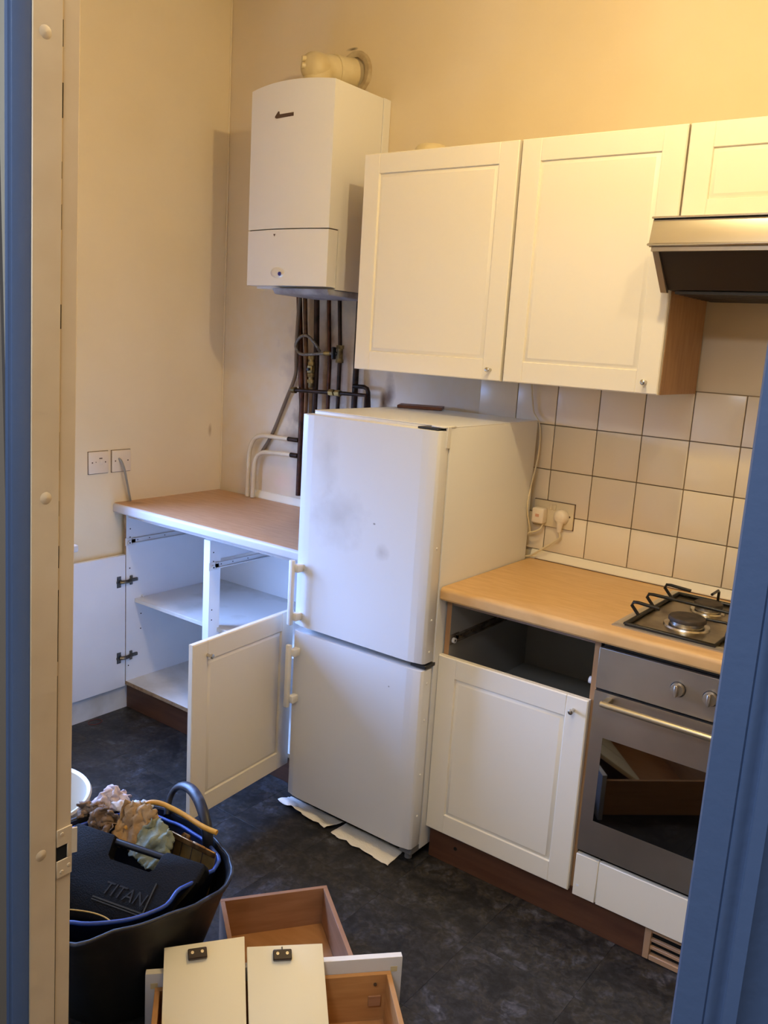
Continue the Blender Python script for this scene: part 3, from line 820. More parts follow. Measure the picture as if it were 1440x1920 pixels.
bm = BM(); cyl(bm, (RX1 - .017, -.522, .727), (RX1 - .029, -.522, .727), .010, 14); obj('runner_wheel', bm, M_RUNNER, rc)
door_part(rc, RX1 - RX0 - .004, .576, TR((RX0 - .006, -.560, .104)), RX1 - RX0 - .004 - .040, .538)
pt = thing('plinth', 'reddish-brown plinth board with a small hole, between fridge and vent grille', 'plinth', (1.96, -.537, .001))
bx('board', (RX0 + .004, 2.3165, -.545, -.529, .001, .1105), M_PLINTH, pt)
bm = BM(); cyl(bm, (1.705, -.5458, .062), (1.705, -.544, .062), .006, 10); obj('plinth_hole', bm, M_BLACK, pt)

vg = thing('plinth_vent', 'tan slatted vent grille in the plinth below the oven', 'vent', (2.43, -.54, .0))
bm = BM()
for d in ((2.317, 2.335, .002, .108), (2.545, 2.56, .002, .108), (2.335, 2.545, .002, .018), (2.335, 2.545, .094, .108)):
    box(bm, d[0], d[1], -.548, -.530, d[2], d[3], bev=.0015)
obj('frame', bm, M_VENT, vg)
for i, z in enumerate((.039, .062)):
    bm = BM(); box(bm, 2.335, 2.545, -.546, -.536, z - .0045, z + .0045, bev=.001); obj('slat', bm, M_VENT, vg)
bm = BM(); box(bm, 2.335, 2.545, -.546, -.536, .0835, .094, bev=.001); obj('slat', bm, M_VENT, vg)
bx('dark_backing', (2.335, 2.545, -.533, -.530, .018, .094), M_BLACK, vg)
bm = BM(); box(bm, 2.561, XR, -.545, -.529, .001, .1105); single('plinth', bm, M_PLINTH, 'brown plinth board continuing beyond the vent grille', 'plinth')

fc = thing('oven_housing_panel', 'white filler panel with one vertical groove below the oven', 'filler panel', (2.40, -.55, .10))
bm = BM()
for a, b in ((2.104, 2.1705), (2.1740, 2.70)):
    box(bm, a, b, -.558, -.541, .100, .228, bev=.0012)
box(bm, 2.104, 2.70, -.553, -.542, .102, .226)
obj('panel', bm, M_DOOR, fc)
bm = BM(); box(bm, 2.1135, 2.1215, -.5586, -.5578, .130, .136); obj('chipped_mark', bm, M_CARC, fc)
# dark side beyond
bm = BM(); box(bm, 2.702, 2.72, -.54, -.012, .111, .856); box(bm, 2.72, 3.85, -.54, -.012, .111, .856); box(bm, 2.722, 3.3, -.558, -.541, .104, .85); single('base_cabinet', bm, M_DOOR, 'white base cabinet run beyond the oven, hidden behind the door frame', 'base cabinet')

# ------------------------------------------------------------------ oven
ov = thing('oven', 'built-in brushed steel oven with bar handle and dark glass', 'oven', (2.40, -.30, .24))
OX0, OX1 = 2.1045, 2.699
bx('body', (OX0 + .006, OX1 - .006, -.543, -.03, .236, .846), M_BLACKP, ov)
bx('control_panel', (OX0, OX1, -.560, -.545, .725, .840), M_STEEL, ov, bev=.0015)
bm = BM()
GX0, GX1, GZ0, GZ1 = 2.141, 2.662, .343, .590
for d in ((OX0, GX0, .243, .718), (GX1, OX1, .243, .718), (GX0, GX1, .243, GZ0), (GX0, GX1, GZ1, .718)):
    box(bm, d[0], d[1], -.560, -.545, d[2], d[3])
od = obj('door', bm, M_STEEL, ov, smooth=False, label='brushed steel oven door frame')
bm = BM(); box(bm, GX0, GX1, -.5596, -.553, GZ0, GZ1); obj('glass', bm, M_GLASS, od, smooth=False)
bm = BM(); cyl(bm, (2.140, -.600, .7005), (2.664, -.600, .7005), .0085, 18)
box(bm, 2.141, 2.158, -.600, -.560, .692, .709, bev=.002); box(bm, 2.645, 2.662, -.600, -.560, .692, .709, bev=.002)
obj('handle', bm, mat('satin_handle', (196, 186, 160), .3, .9), od)
for i in range(5):
    x = 2.323 + i * .082 if i < 2 else 2.405 + (i - 1) * .07
    bm = BM(); lathe(bm, [(.0180, -.5605), (.0180, -.566), (.0165, -.572), (.0001, -.573)], (x, 0, .785), 24, 'y')
    box(bm, x - .004, x + .004, -.583, -.571, .785 - .0155, .785 + .0155, bev=.0015)
    kb = obj('control_knob', bm, M_STEEL, ov)
    bm = BM(); lathe(bm, [(.0186, -.5602), (.0196, -.5606), (.0204, -.5602)], (x, 0, .785), 24, 'y', cap=False); obj('ring_mark', bm, M_BLACKP, kb)

# ------------------------------------------------------------------ hob
hb = thing('gas_hob', 'stained steel gas hob with black pan supports on the beech worktop', 'hob', (2.40, -.28, .897))
bm = BM()
HX0, HX1, HY0, HY1 = 2.117, 2.697, -.527, -.050
ring = []
for ins, z in ((0, .8975), (0, .9005), (.012, .9045), (.022, .9045), (.030, .9000)):
    ring.append([bm.verts.new(p) for p in ((HX0 + ins, HY0 + ins, z), (HX1 - ins, HY0 + ins, z), (HX1 - ins, HY1 - ins, z), (HX0 + ins, HY1 - ins, z))])
for A, B_ in zip(ring, ring[1:]):
    for j in range(4): bm.faces.new((A[j], A[(j + 1) % 4], B_[(j + 1) % 4], B_[j]))
bm.faces.new(ring[-1]); bm.faces.new(ring[0][::-1])
for f in bm.faces: f.material_index = 0
bm.faces.ensure_lookup_table(); bm.faces[-2].material_index = 1
obj('tray', bm, [mat('hob_rim_steel', (196, 190, 176), .3, .8), M_HOB], hb, smooth=False)
for (x, y, r) in ((2.272, -.385, .050), (2.270, -.195, .040), (2.545, -.385, .033), (2.545, -.195, .046)):
    bm = BM(); lathe(bm, [(r * 1.25, .9002), (r * 1.2, .905), (r * .92, .907), (r * .9, .915)], (x, y, 0), 32)
    bu = obj('burner', bm, M_STEELB, hb)
    bm = BM(); lathe(bm, [(r * .93, .9150), (r * 1.0, .9165), (r * 1.0, .923), (r * .94, .927), (r * .88, .9275), (.0001, .929)], (x, y, 0), 32); obj('burner_cap', bm, M_BURN, bu)
def rod(bm, pts, r=.0042, sm=False): tube(bm, pts, r, 8, 3, sm)
def support(x0, x1, y0=-.515, y1=-.095):
    bm = BM(); z = .906
    loop = [(x0, y0, z), (x1, y0, z), (x1 + .0, (y0 + y1) / 2 - .03, z), (x1, y1, z), (x0, y1, z), (x0, y0, z)]
    rod(bm, loop, .0062)
    zt = .944
    for y, ln in ((-.420, .055), (-.305, (x1 - x0) * .97), (-.16, .055)):
        # left fingers, rising from the rim then running inward
        rod(bm, [(x0 + .002, y, z), (x0 - .022, y - .002, zt - .010), (x0 - .018, y, zt - .001), (x0 - .005, y, zt)] + [(x0 + ln, y, zt - .004)] + ([] if ln < .1 else [(x1 - .0, y, zt - .004), (x1, y, z)]), .0048)
    for y in (-.420, -.16):
        rod(bm, [(x1, y, z), (x1 + .006, y, zt - .006), (x1 - .004, y, zt), (x1 - .055, y, zt - .002)], .0042)
    for xc, ya, yb in (((x0 + x1) / 2, y1, y1 - .07),):
        rod(bm, [(xc, ya, z), (xc, ya, zt - .006), (xc, ya + (yb - ya) * .15, zt), (xc, yb, zt)], .0042)
    return bm
obj('pan_support', support(2.150, 2.385), M_IRON, hb, angle=60)
obj('pan_support', support(2.425, 2.665), M_IRON, hb, angle=60)

# ------------------------------------------------------------------ fridge freezer
fr = thing('fridge_freezer', 'tall white fridge freezer standing between the two worktops', 'fridge', (1.333, -.33, 0))
FX0, FX1 = 1.070, 1.597
bx('cabinet', (FX0 + .001, FX1, -.582, -.045, .032, 1.374), M_FRIDGE, fr, bev=.002, seg=2)
bx('top_lid', (FX0 + .001, FX1, -.583, -.045, 1.3735, 1.3765), M_FRIDGE, fr, bev=.001)
def fdoor(z0, z1, nm):
    bm = BM(); r = .016; y0, y1 = -.642, -.590
    pr = [(FX0, y1)] + [(FX0 + .006 - .006 * cos(a), y0 + .030 - .020 * sin(a)) for a in (0,)] 
    pr = [(FX0, y1), (FX0, y0 + .012), (FX0 + .004, y0 + .004), (FX0 + .030, y0 - .0005), (FX0 + .055, y0 - .003), (FX1 - .055, y0 - .003), (FX1 - .034, y0 - .0005), (FX1 - .006, y0 + .004), (FX1, y0 + .012), (FX1, y1)]
    prism(bm, pr, z0, z1, 'xy', bev=.0022)
    d = obj('door', bm, M_FRIDGED, fr, angle=24, label=nm)
    bx('gasket', (FX0 + .010, FX1 - .012, -.590, -.5825, z0 + .008, z1 - .008), M_GASKET, d)
    return d
d1 = fdoor(.6655, 1.366, 'upper fridge door with faint scuffs'); d2 = fdoor(.052, .6435, 'lower freezer door')
def fhandle(d, z0, z1):
    bm = BM(); box(bm, 1.077, 1.094, -.684, -.668, z0, z1, bev=.004, seg=2)
    for z in (z0 + .028, z1 - .028): box(bm, 1.084, 1.108, -.672, -.641, z - .013, z + .013, bev=.004, seg=2)
    obj('handle', bm, M_FRIDGE, d)
fhandle(d1, .672, .893); fhandle(d2, .383, .604)
bm = BM(); box(bm, FX1 - .085, FX1 - .012, -.630, -.575, 1.367, 1.3725, bev=.001); obj('hinge', bm, M_BLACKP, fr)
bm = BM(); box(bm, FX1 - .045, FX1 + .002, -.62, -.555, 1.3735, 1.379, bev=.002); box(bm, FX1 - .004, FX1 + .003, -.603, -.585, 1.315, 1.378, bev=.001); obj('hinge_cover', bm, M_FRIDGE, fr)
bm = BM(); box(bm, FX1 - .055, FX1 + .002, -.628, -.575, .648, .660, bev=.002); obj('hinge', bm, M_BLACKP, fr)
bm = BM(); box(bm, FX1 - .05, FX1 - .004, -.625, -.575, .026, .048, bev=.002); cyl(bm, (FX1 - .03, -.60, .001), (FX1 - .03, -.60, .03), .012, 12); cyl(bm, (FX0 + .03, -.57, .001), (FX0 + .03, -.57, .034), .012, 12)
cyl(bm, (FX1 - .03, -.10, .001), (FX1 - .03, -.10, .034), .012, 12); cyl(bm, (FX0 + .03, -.10, .001), (FX0 + .03, -.10, .034), .012, 12)
obj('foot', bm, M_GASKET, fr)
bm = BM()
for z in (1.02, .80, .70, .60, .48, .30, .16): lathe(bm, [(.004, 0), (.003, .002), (.0001, .003)], (FX1, -.612, z), 10, 'x', cap=False)
obj('screw_cap', bm, M_FRIDGE, fr)

bm = BM(); mx = TR((1.165, -.10, 1.3775)) @ Matrix.Rotation(radians(-62), 4, 'Z'); box(bm, -.05, .05, -.09, .07, 0, .010, bev=.001, mx=mx)
single('wood_offcut', bm, mat('reddish_wood', (120, 74, 50), .5, rgb2=(96, 56, 38), noise_scale=20), 'thin reddish-brown wooden offcut lying on top of the fridge', 'offcut')

# paper towels
def sheet(name, poly, label, rz, nx=22, ny=10, seed=0, h=.012):
    # poly: 4 corners (front-left, front-right, back-right, back-left)
    bm = BM(); a, b, c, d = [Vector((p[0], p[1], 0)) for p in poly]
    V = []
    for i in range(nx + 1):
        row = []
        for j in range(ny + 1):
            u, v = i / nx, j / ny
            p = a.lerp(b, u).lerp(d.lerp(c, u), v)
            q = noise.noise(Vector((u * 4 + seed, v * 2.2, seed)))
            q2 = noise.noise(Vector((u * 9 + seed, v * 5, seed + 3)))
            edge = (1 - v)
            p.x += q * .012 * edge; p.y += q2 * .010 * edge
            p.z = .0018 + max(0, (q * .6 + .35)) * h * edge ** .7 + abs(q2) * h * .25
            row.append(bm.verts.new(p))
        V.append(row)
    for i in range(nx):
        for j in range(ny): bm.faces.new((V[i][j], V[i + 1][j], V[i + 1][j + 1], V[i][j + 1]))
    o = single(name, bm, M_TOWEL, label, 'paper towel', 'paper towels under the fridge', angle=80)
    m_ = o.modifiers.new('s', 'SOLIDIFY'); m_.thickness = .0008
    return o
sheet('paper_towel', [(1.030, -.640), (1.27, -.668), (1.29, -.585), (1.05, -.585)], 'crumpled white paper towel under the left end of the fridge', 0, seed=2, h=.022)
sheet('paper_towel', [(1.300, -.668), (1.552, -.688), (1.540, -.585), (1.300, -.585)], 'flatter white paper towel under the right end of the fridge', 0, seed=7, h=.008)

# ------------------------------------------------------------------ sockets, switches, cables
def plate_l(y0, y1, z0, z1, nm, label, cat):
    t = thing(nm, label, cat, (0, (y0 + y1) / 2, z0))
    bm = BM(); box(bm, 0, .008, y0, y1, z0, z1, bev=.002, seg=2); p = obj('faceplate', bm, M_PLATE, t)
    bm = BM(); box(bm, -.0005, .0012, y0 - .002, y1 + .002, z0 - .0022, z1 + .0018); obj('dirty_outline', bm, M_DIRT, t)
    bm = BM()
    for y in ((y0 + y1) / 2 - .030, (y0 + y1) / 2 + .030): cyl(bm, (.008, y, (z0 + z1) / 2 + .001), (.0085, y, (z0 + z1) / 2 + .001), .003, 10)
    obj('screw', bm, M_DIRT, t)
    return t
sw = plate_l(-.695, -.606, 1.024, 1.111, 'switched_spur', 'square white switched outlet on the left wall, nearer the door frame', 'switch')
bm = BM(); box(bm, .008, .012, -.648, -.636, 1.060, 1.082, bev=.002); obj('rocker_switch', bm, M_PLATE, sw)
bm = BM(); box(bm, .0081, .0086, -.649, -.635, 1.082, 1.086); cyl(bm, (.008, -.664, 1.070), (.0086, -.664, 1.070), .002, 8); obj('marking', bm, M_DIRT, sw)
fo = plate_l(-.588, -.499, 1.024, 1.111, 'flex_outlet', 'square white outlet plate with a grey flex, above the left worktop', 'outlet')
bm = BM(); tube(bm, [(.002, -.5555, 1.076), (.018, -.554, 1.070), (.026, -.544, 1.035), (.024, -.528, .972), (.018, -.508, .900)], .0045, 8, 5, rz=.0065)
single('flex_cable', bm, M_FLEX, 'short grey flex hanging from the outlet plate down to the left worktop', 'cable')

ds = thing('double_socket', 'cream double wall socket on the tiles right of the fridge', 'socket', (1.672, 0, 1.015))
bm = BM(); box(bm, 1.598, 1.746, -.017, -.008, 1.018, 1.106, bev=.003, seg=2); pl = obj('faceplate', bm, mat('cream_socket', (226, 212, 178), .35), ds)
bm = BM(); box(bm, 1.596, 1.748, -.0095, -.008, 1.016, 1.108); obj('dirty_outline', bm, M_DIRT, ds)
for x in (1.662, 1.676):
    bm = BM(); box(bm, x - .005, x + .005, -.020, -.016, 1.078, 1.098, bev=.0015); obj('rocker_switch', bm, MATS['cream_socket'], ds)
bm = BM(); cyl(bm, (1.733, -.0175, 1.063), (1.733, -.0168, 1.063), .0035, 10); obj('screw', bm, M_DIRT, ds)
def plug(x, z, label, sq):
    t = thing('plug', label, 'plug', (x, -.04, z - .02), 'white plugs in the double socket')
    if sq:
        bm = BM(); box(bm, x - .022, x + .022, -.052, -.0175, z - .027, z + .026, bev=.006, seg=3); obj('body', bm, M_PLATE, t)
        bm = BM(); box(bm, x - .007, x + .007, -.0525, -.0515, z - .004, z + .006); obj('red_mark', bm, mat('faint_red_mark', (214, 160, 130), .5), t)
    else:
        bm = BM(); lathe(bm, [(.026, -.0175), (.026, -.030), (.020, -.040), (.012, -.044), (.0001, -.045)], (x, 0, z), 20, 'y'); obj('body', bm, M_PLATE, t)
        bm = BM(); cyl(bm, (x + .003, -.036, z - .012), (x + .002, -.036, z - .050), .013, 14, r2=.007); obj('cord_grip', bm, M_PLATE, t)
    return t
plug(1.630, 1.056, 'square white plug in the left half of the double socket', True)
plug(1.706, 1.060, 'round white plug with cord grip in the right half of the socket', False)
bm = BM(); tube(bm, [(1.645, -.030, 1.030), (1.640, -.040, 1.010), (1.618, -.042, .996), (1.602, -.040, .990), (1.585, -.036, .975)], .003, 8, 5); single('power_cable', bm, M_CABLE, 'short white cable curling from the square plug behind the fridge', 'cable')
bm = BM(); tube(bm, [(1.708, -.036, 1.012), (1.712, -.034, .992), (1.680, -.032, .962), (1.645, -.032, .935), (1.612, -.032, .910), (1.585, -.032, .90)], .0035, 8, 5); single('power_cable', bm, M_CABLE, 'longer white cable drooping from the round plug to the worktop corner', 'cable')
bm = BM(); tube(bm, [(1.548, -.026, 1.507), (1.555, -.022, 1.45), (1.566, -.022, 1.40), (1.590, -.028, 1.372), (1.601, -.030, 1.33), (1.603, -.034, 1.25), (1.600, -.060, 1.15), (1.600, -.070, 1.08), (1.602, -.045, 1.01), (1.603, -.035, .985)], .003, 8, 5); single('hanging_cable', bm, M_CABLE, 'thin white cable hanging from the wall cabinet down the fridge side', 'cable')
bm = BM(); 
for i in range(26):
    a0 = 2 * pi * i / 26
tube(bm, [(.055 + .022 * cos(2 * pi * i / 24), -.705 + .030 * sin(2 * pi * i / 24), .0014) for i in range(25)], .0012, 6, 1, sm=False)
single('rubber_band', bm, M_RED, 'dull red ring lying on the floor in front of the left plinth', 'rubber band')

# ------------------------------------------------------------------ drawers and boards on the floor
u1 = Vector((.583, .812, 0)).normalized(); v1 = Vector((u1.y, -u1.x, 0))
def frame(o, ex, ey):
    ez = Vector(ex).cross(Vector(ey))
    return Matrix(((ex[0], ey[0], ez[0], o[0]), (ex[1], ey[1], ez[1], o[1]), (ex[2], ey[2], ez[2], o[2]), (0, 0, 0, 1)))
# drawer 1: local x = along v1 (towards camera side), local y = u1 ; corner = far right
w1, l1, h1, th = .293, .302, .120, .012
c1 = Vector((1.582, -1.022, .001)) - u1 * w1
M1 = frame(c1, v1, u1)   # x: v1, y: u1 -> z = v1 x u1 = +z? checked below
if M1.to_3x3().determinant() < 0 or (M1 @ Vector((0, 0, 1)) - M1.translation).z < 0:
    M1 = frame(c1, v1, u1); M1[0][2], M1[1][2], M1[2][2] = 0, 0, 1
dr1 = thing('drawer_box', 'empty wood-effect drawer box on the floor beside the black tub', 'drawer', tuple(c1), 'loose drawers on the floor')
def lb(parent, name, d, mx, m, bev=.0008, **kw):
    bm = BM(); box(bm, *d, bev=bev, mx=mx); return obj(name, bm, m, parent, **kw)
lb(dr1, 'back_board', (0, th, 0, w1, 0, h1), M1, M_DRAW)
lb(dr1, 'side_board', (th, l1, w1 - th, w1, 0, h1), M1, M_DRAW)
lb(dr1, 'side_board', (th, l1, 0, th, 0, h1), M1, M_DRAW)
lb(dr1, 'front_board', (l1 - th, l1, th, w1 - th, 0, h1), M1, M_DRAW)
lb(dr1, 'bottom_board', (th, l1 - th, th, w1 - th, .008, .012), M1, M_DRAWF)
# drawer 2 with white front
e_ = Vector((.678, .735, 0)).normalized(); n_ = Vector((e_.y, -e_.x, 0))
P0 = Vector((1.541, -1.604, .001))
M2 = Matrix(((e_.x, n_.x, 0, P0.x), (e_.y, n_.y, 0, P0.y), (0, 0, 1, P0.z), (0, 0, 0, 1)))
dr2 = thing('drawer', 'loose drawer with white front standing on the floor, two boards leaning in it', 'drawer', tuple(P0), 'loose drawers on the floor')
bm = BM(); box(bm, 0, .596, -.017, 0, 0, .169, bev=.002, seg=2, mx=M2)
fp = obj('front_panel', bm, M_GREYBACK, dr2, label='white drawer front seen from its grey inner face')
bm = BM(); box(bm, .001, .595, -.0165, -.0005, .1688, .1702, mx=M2); obj('top_edge', bm, M_DOOR, fp)
for x in (.012, .568):
    bm = BM(); box(bm, x, x + .016, 0, .0006, .132, .146, mx=M2); obj('tape_mark', bm, M_TAPE, fp)
l2, h2 = .42, .136
M_DRAWO = mat('orange_drawer_foil', (192, 144, 92), .45, rgb2=(176, 128, 78), noise_scale=7, stretch=(1, 1, 8))
lb(dr2, 'front_board', (.022, .568, .0008, .0128, .004, h2), M2, M_DRAWO)
lb(dr2, 'side_board', (.022, .034, .0128, l2, .004, h2), M2, M_DRAWO)
lb(dr2, 'side_board', (.556, .568, .0128, l2, .004, h2), M2, M_DRAWO)
lb(dr2, 'back_board', (.034, .556, l2 - .012, l2, .004, h2), M2, M_DRAWO)
lb(dr2, 'bottom_board', (.034, .556, .0128, l2 - .012, .010, .014), M2, M_DRAWF)
bm = BM(); 
for z in (.112,): 
    q = M2 @ Vector((.530, .0135, z)); q2 = M2 @ Vector((.530, .0165, z)); cyl(bm, q, q2, .004, 10)
obj('screw', bm, M_ZINC, dr2)
lb(dr2, 'corner_block', (.515, .545, .0130, .018, .055, .082), M2, M_DRAW)
# boards leaning
D_ = Vector((-.6213, .5395, .5683)).normalized()
NB_ = e_.cross(D_).normalized()      # should face up/camera
if NB_.z < 0: NB_ = -NB_
PB = Vector((1.5445, -1.6065, .1875))
def board(e0, e1, dL, dR, lo, label, be, bd, screws, tilt=0.0):
    t = thing('loose_board', label, 'board', tuple(PB + e_ * (e0 + e1) / 2 + D_ * lo), 'cream boards leaning in the drawer')
    bm = BM()
    A = []
    for nn in (0, -.0155):
        A.append([bm.verts.new(PB + e_ * a + D_ * b + NB_ * (nn + tilt)) for a, b in ((e0, lo), (e1, lo), (e1, dR), (e0, dL))])
    for j in range(4): bm.faces.new((A[0][j], A[0][(j + 1) % 4], A[1][(j + 1) % 4], A[1][j]))
    bm.faces.new(A[0]); bm.faces.new(A[1][::-1])
    bmesh.ops.bevel(bm, geom=list(bm.edges), offset=.0015, segments=2, affect='EDGES', profile=.5)
    obj('board', bm, M_FRONTB, t)
    mx = Matrix(((e_.x, D_.x, NB_.x, 0), (e_.y, D_.y, NB_.y, 0), (e_.z, D_.z, NB_.z, 0), (0, 0, 0, 1)))
    mx.translation = PB + e_ * be + D_ * bd + NB_ * tilt
    ang = math.atan2(dR - dL, e1 - e0); mx = mx @ Matrix.Rotation(ang, 4, 'Z')
    bm = BM(); box(bm, -.0215, .0215, -.0115, .0115, 0, .013, bev=.002, mx=mx)
    blk = obj('fixing_block', bm, M_BROWNPL, t, label='dark brown plastic fixing block')
    for s in (-.011, .011):
        bm = BM(); lathe(bm, [(.0035, .013), (.0035, .0142), (.0018, .0142), (.0016, .0134)], (s, .002, 0), 14); xf(bm, mx); obj('screw', bm, M_STEELB, blk)
    if screws:
        bm = BM(); a = mx @ Vector((0, .012, .004)); b = mx @ Vector((0, .019, .004)); cyl(bm, a, b, .0015, 8); obj('pin', bm, M_ZINC, blk)
board(.040, .2225, .044, .058, -.268, 'left cream board with brown fixing block, leaning in the drawer', .115, .024, False, .0006)
board(.2275, .404, .0345, .031, -.268, 'right cream board with brown fixing block, leaning in the drawer', .308, .009, True)

# ------------------------------------------------------------------ black tub and its contents
TC = Vector((1.330, -1.515, 0))
outer_pts = [(1.488, -1.756), (1.523, -1.66), (1.561, -1.558), (1.581, -1.473), (1.580, -1.403), (1.551, -1.356), (1.508, -1.322), (1.441, -1.295), (1.365, -1.278),
             (1.28, -1.272), (1.19, -1.285), (1.11, -1.36), (1.075, -1.47), (1.085, -1.60), (1.15, -1.71), (1.25, -1.775), (1.38, -1.79)]
inner_pts = [(1.423, -1.705), (1.486, -1.644), (1.524, -1.545), (1.500, -1.478), (1.498, -1.410), (1.500, -1.362), (1.478, -1.328), (1.420, -1.306), (1.34, -1.296), (1.261, -1.299),
             (1.19, -1.315), (1.125, -1.375), (1.097, -1.47), (1.108, -1.59), (1.165, -1.69), (1.25, -1.745), (1.35, -1.755)]
def polar(pts):
    L = sorted((math.atan2(y - TC.y, x - TC.x) % (2 * pi), math.hypot(x - TC.x, y - TC.y)) for x, y in pts)
    def f(a):
        a %= 2 * pi
        n = len(L)
        for i in range(n):
            a0, r0_ = L[i]; a1, r1_ = L[(i + 1) % n]
            if i == n - 1: a1 += 2 * pi
            aa = a if a >= a0 else a + 2 * pi
            if a0 <= aa <= a1:
                t_ = (aa - a0) / (a1 - a0); t_ = t_ * t_ * (3 - 2 * t_)
                return r0_ + (r1_ - r0_) * t_
        return L[0][1]
    return f
fo_ = polar(outer_pts); fi_ = polar(inner_pts)
def tubmesh(fr_, zt, zb, rb, th_, lip, blend=1.0, zr=None):
    bm = BM(); n = 72; prof = []
    # (t 0 base..1 rim, inset)
    st = [(0, th_ * 0), (.02, 0), (.25, 0), (.5, 0), (.75, 0), (.93, 0), (.95, -lip), (1.0, -lip), (1.0, th_), (.95, th_), (.75, th_), (.5, th_), (.25, th_), (.03, th_)]
    rings = []
    for t_, ins in st:
        ring = []
        for j in range(n):
            a = 2 * pi * j / n
            R_ = fr_(a); k_ = t_ ** 1.0
            rbb = rb + (R_ - .24) * .12
            r_ = rbb + (R_ - rbb) * (k_ ** .9) - ins
            dz = zr(a) if zr else 0
            ring.append(bm.verts.new((TC.x + cos(a) * r_, TC.y + sin(a) * r_, zb + (zt + dz - zb) * t_)))
        rings.append(ring)
    for A, B_ in zip(rings, rings[1:]):
        for j in range(n): bm.faces.new((A[j], A[(j + 1) % n], B_[(j + 1) % n], B_[j]))
    bm.faces.new(rings[0]); bm.faces.new(rings[-1])
    return bm
tb = thing('rubble_tub', 'large black flexible tub full of tools and rags behind the left door frame', 'tub', (TC.x, TC.y, 0))
obj('tub_body', tubmesh(fo_, .310, .002, .160, .005, .004), M_TUB, tb, angle=50)
bm = BM(); hp = [(1.220, -1.285, .300), (1.205, -1.265, .330), (1.207, -1.250, .356), (1.230, -1.245, .376), (1.275, -1.252, .388), (1.325, -1.268, .384), (1.372, -1.288, .366), (1.402, -1.302, .338), (1.412, -1.308, .300)]
tube(bm, hp, .0085, 12, 6, rz=.0145); obj('handle', bm, M_TUBH, tb, angle=60, label='scuffed black rubber handle with blue daylight in its colour')
bm = BM()
ring = []
n = 72
for j in range(n + 1):
    a = 2 * pi * j / n; R_ = fo_(a) + .002
    ring.append((TC.x + cos(a) * R_, TC.y + sin(a) * R_, .309))
tube(bm, ring, .0045, 8, 1, sm=False); obj('rim', bm, M_TUBH, tb, angle=60)
bt = thing('blue_tub', 'blue flexible tub nested inside the black tub', 'tub', (TC.x, TC.y, .02))
obj('tub_body', tubmesh(fi_, .300, .012, .140, .004, .002), M_TUBB, bt, angle=50)
bm = BM(); ring = []
for j in range(n + 1):
    a = 2 * pi * j / n; R_ = fi_(a)
    ring.append((TC.x + cos(a) * R_, TC.y + sin(a) * R_, .3005))
tube(bm, ring, .0050, 8, 1, sm=False); obj('rim', bm, M_TUBR, bt, angle=60)

# tool case
al, be_ = .256, .831
Wv = Vector((cos(al), sin(al), 0)); Dv = Vector((sin(be_) * sin(al), -sin(be_) * cos(al), -cos(be_)))
Nv = Wv.cross(Dv)
if Nv.z < 0: Nv = -Nv
Oc = Vector((1.119, -1.503, .335))
MC = Matrix(((Wv.x, Dv.x, Nv.x, Oc.x), (Wv.y, Dv.y, Nv.y, Oc.y), (Wv.z, Dv.z, Nv.z, Oc.z), (0, 0, 0, 1)))   # x across, y down the face, z out of the face
cs = thing('tool_case', 'black plastic tool case with moulded handle, standing in the tub', 'tool case', tuple(Oc + Dv * .2))
def cbox(bm, x0, x1, y0, y1, z0, z1, bev=.004): box(bm, x0, x1, y0, y1, z0, z1, bev=bev, seg=2, mx=MC)
bm = BM()
out = [(.0, .015), (.012, .0), (.128, .0), (.135, .008), (.135, .050), (.148, .060), (.268, .060), (.280, .050), (.280, .012), (.290, .0), (.398, .0), (.408, .012), (.404, .045), (.372, .110), (.345, .205), (.050, .205), (.0, .12)]
prism(bm, out, -.030, 0, 'xy', bev=.0035); xf(bm, MC); body = obj('shell', bm, M_CASE, cs, angle=40)
bm = BM(); q = [MC @ Vector(p) for p in ((.128, .012, -.014), (.287, .012, -.014))]; cyl(bm, q[0], q[1], .0085, 16); obj('handle', bm, mat('ribbed_black_handle', (20, 20, 26), .35), cs)
bm = BM()
for d in ((.152, .303, .1455, .149), (.299, .303, .075, .149), (.152, .303, .152, .1545)):
    box(bm, d[0], d[1], d[2], d[3], 0, .0016, mx=MC)
obj('embossed_frame', bm, mat('case_edge_highlight', (48, 44, 32), .4), cs)
# embossed lettering
cu = bpy.data.curves.new('lettering', 'FONT'); cu.body = 'TITAN'; cu.size = .043; cu.extrude = .0008; cu.shear = .25
cu.materials.append(mat('case_lettering', (22, 20, 17), .55))
lt = bpy.data.objects.new('lettering', cu); COL.objects.link(lt); lt.parent = cs
ML = MC @ TR((.168, .133, .0006)) @ Matrix.Scale(-1, 4, (0, 1, 0))
# MC maps y downward; flip y for readable text while keeping orientation right-handed
lx_ = Wv; ly_ = -Dv; lz_ = lx_.cross(ly_)
ML = Matrix(((lx_.x, ly_.x, lz_.x, 0), (lx_.y, ly_.y, lz_.y, 0), (lx_.z, ly_.z, lz_.z, 0), (0, 0, 0, 1)))
ML.translation = MC @ Vector((.166, .134, .0008)) - Vector(cs['_o'])
lt.matrix_parent_inverse = Matrix.Identity(4); lt.matrix_basis = ML
cu2 = bpy.data.curves.new('registered_mark', 'FONT'); cu2.body = '\u00ae'; cu2.size = .014; cu2.extrude = .0008; cu2.materials.append(MATS['case_lettering'])
l2_ = bpy.data.objects.new('registered_mark', cu2); COL.objects.link(l2_); l2_.parent = cs
ML2 = ML.copy(); ML2.translation = MC @ Vector((.286, .140, .0008)) - Vector(cs['_o']); l2_.matrix_basis = ML2

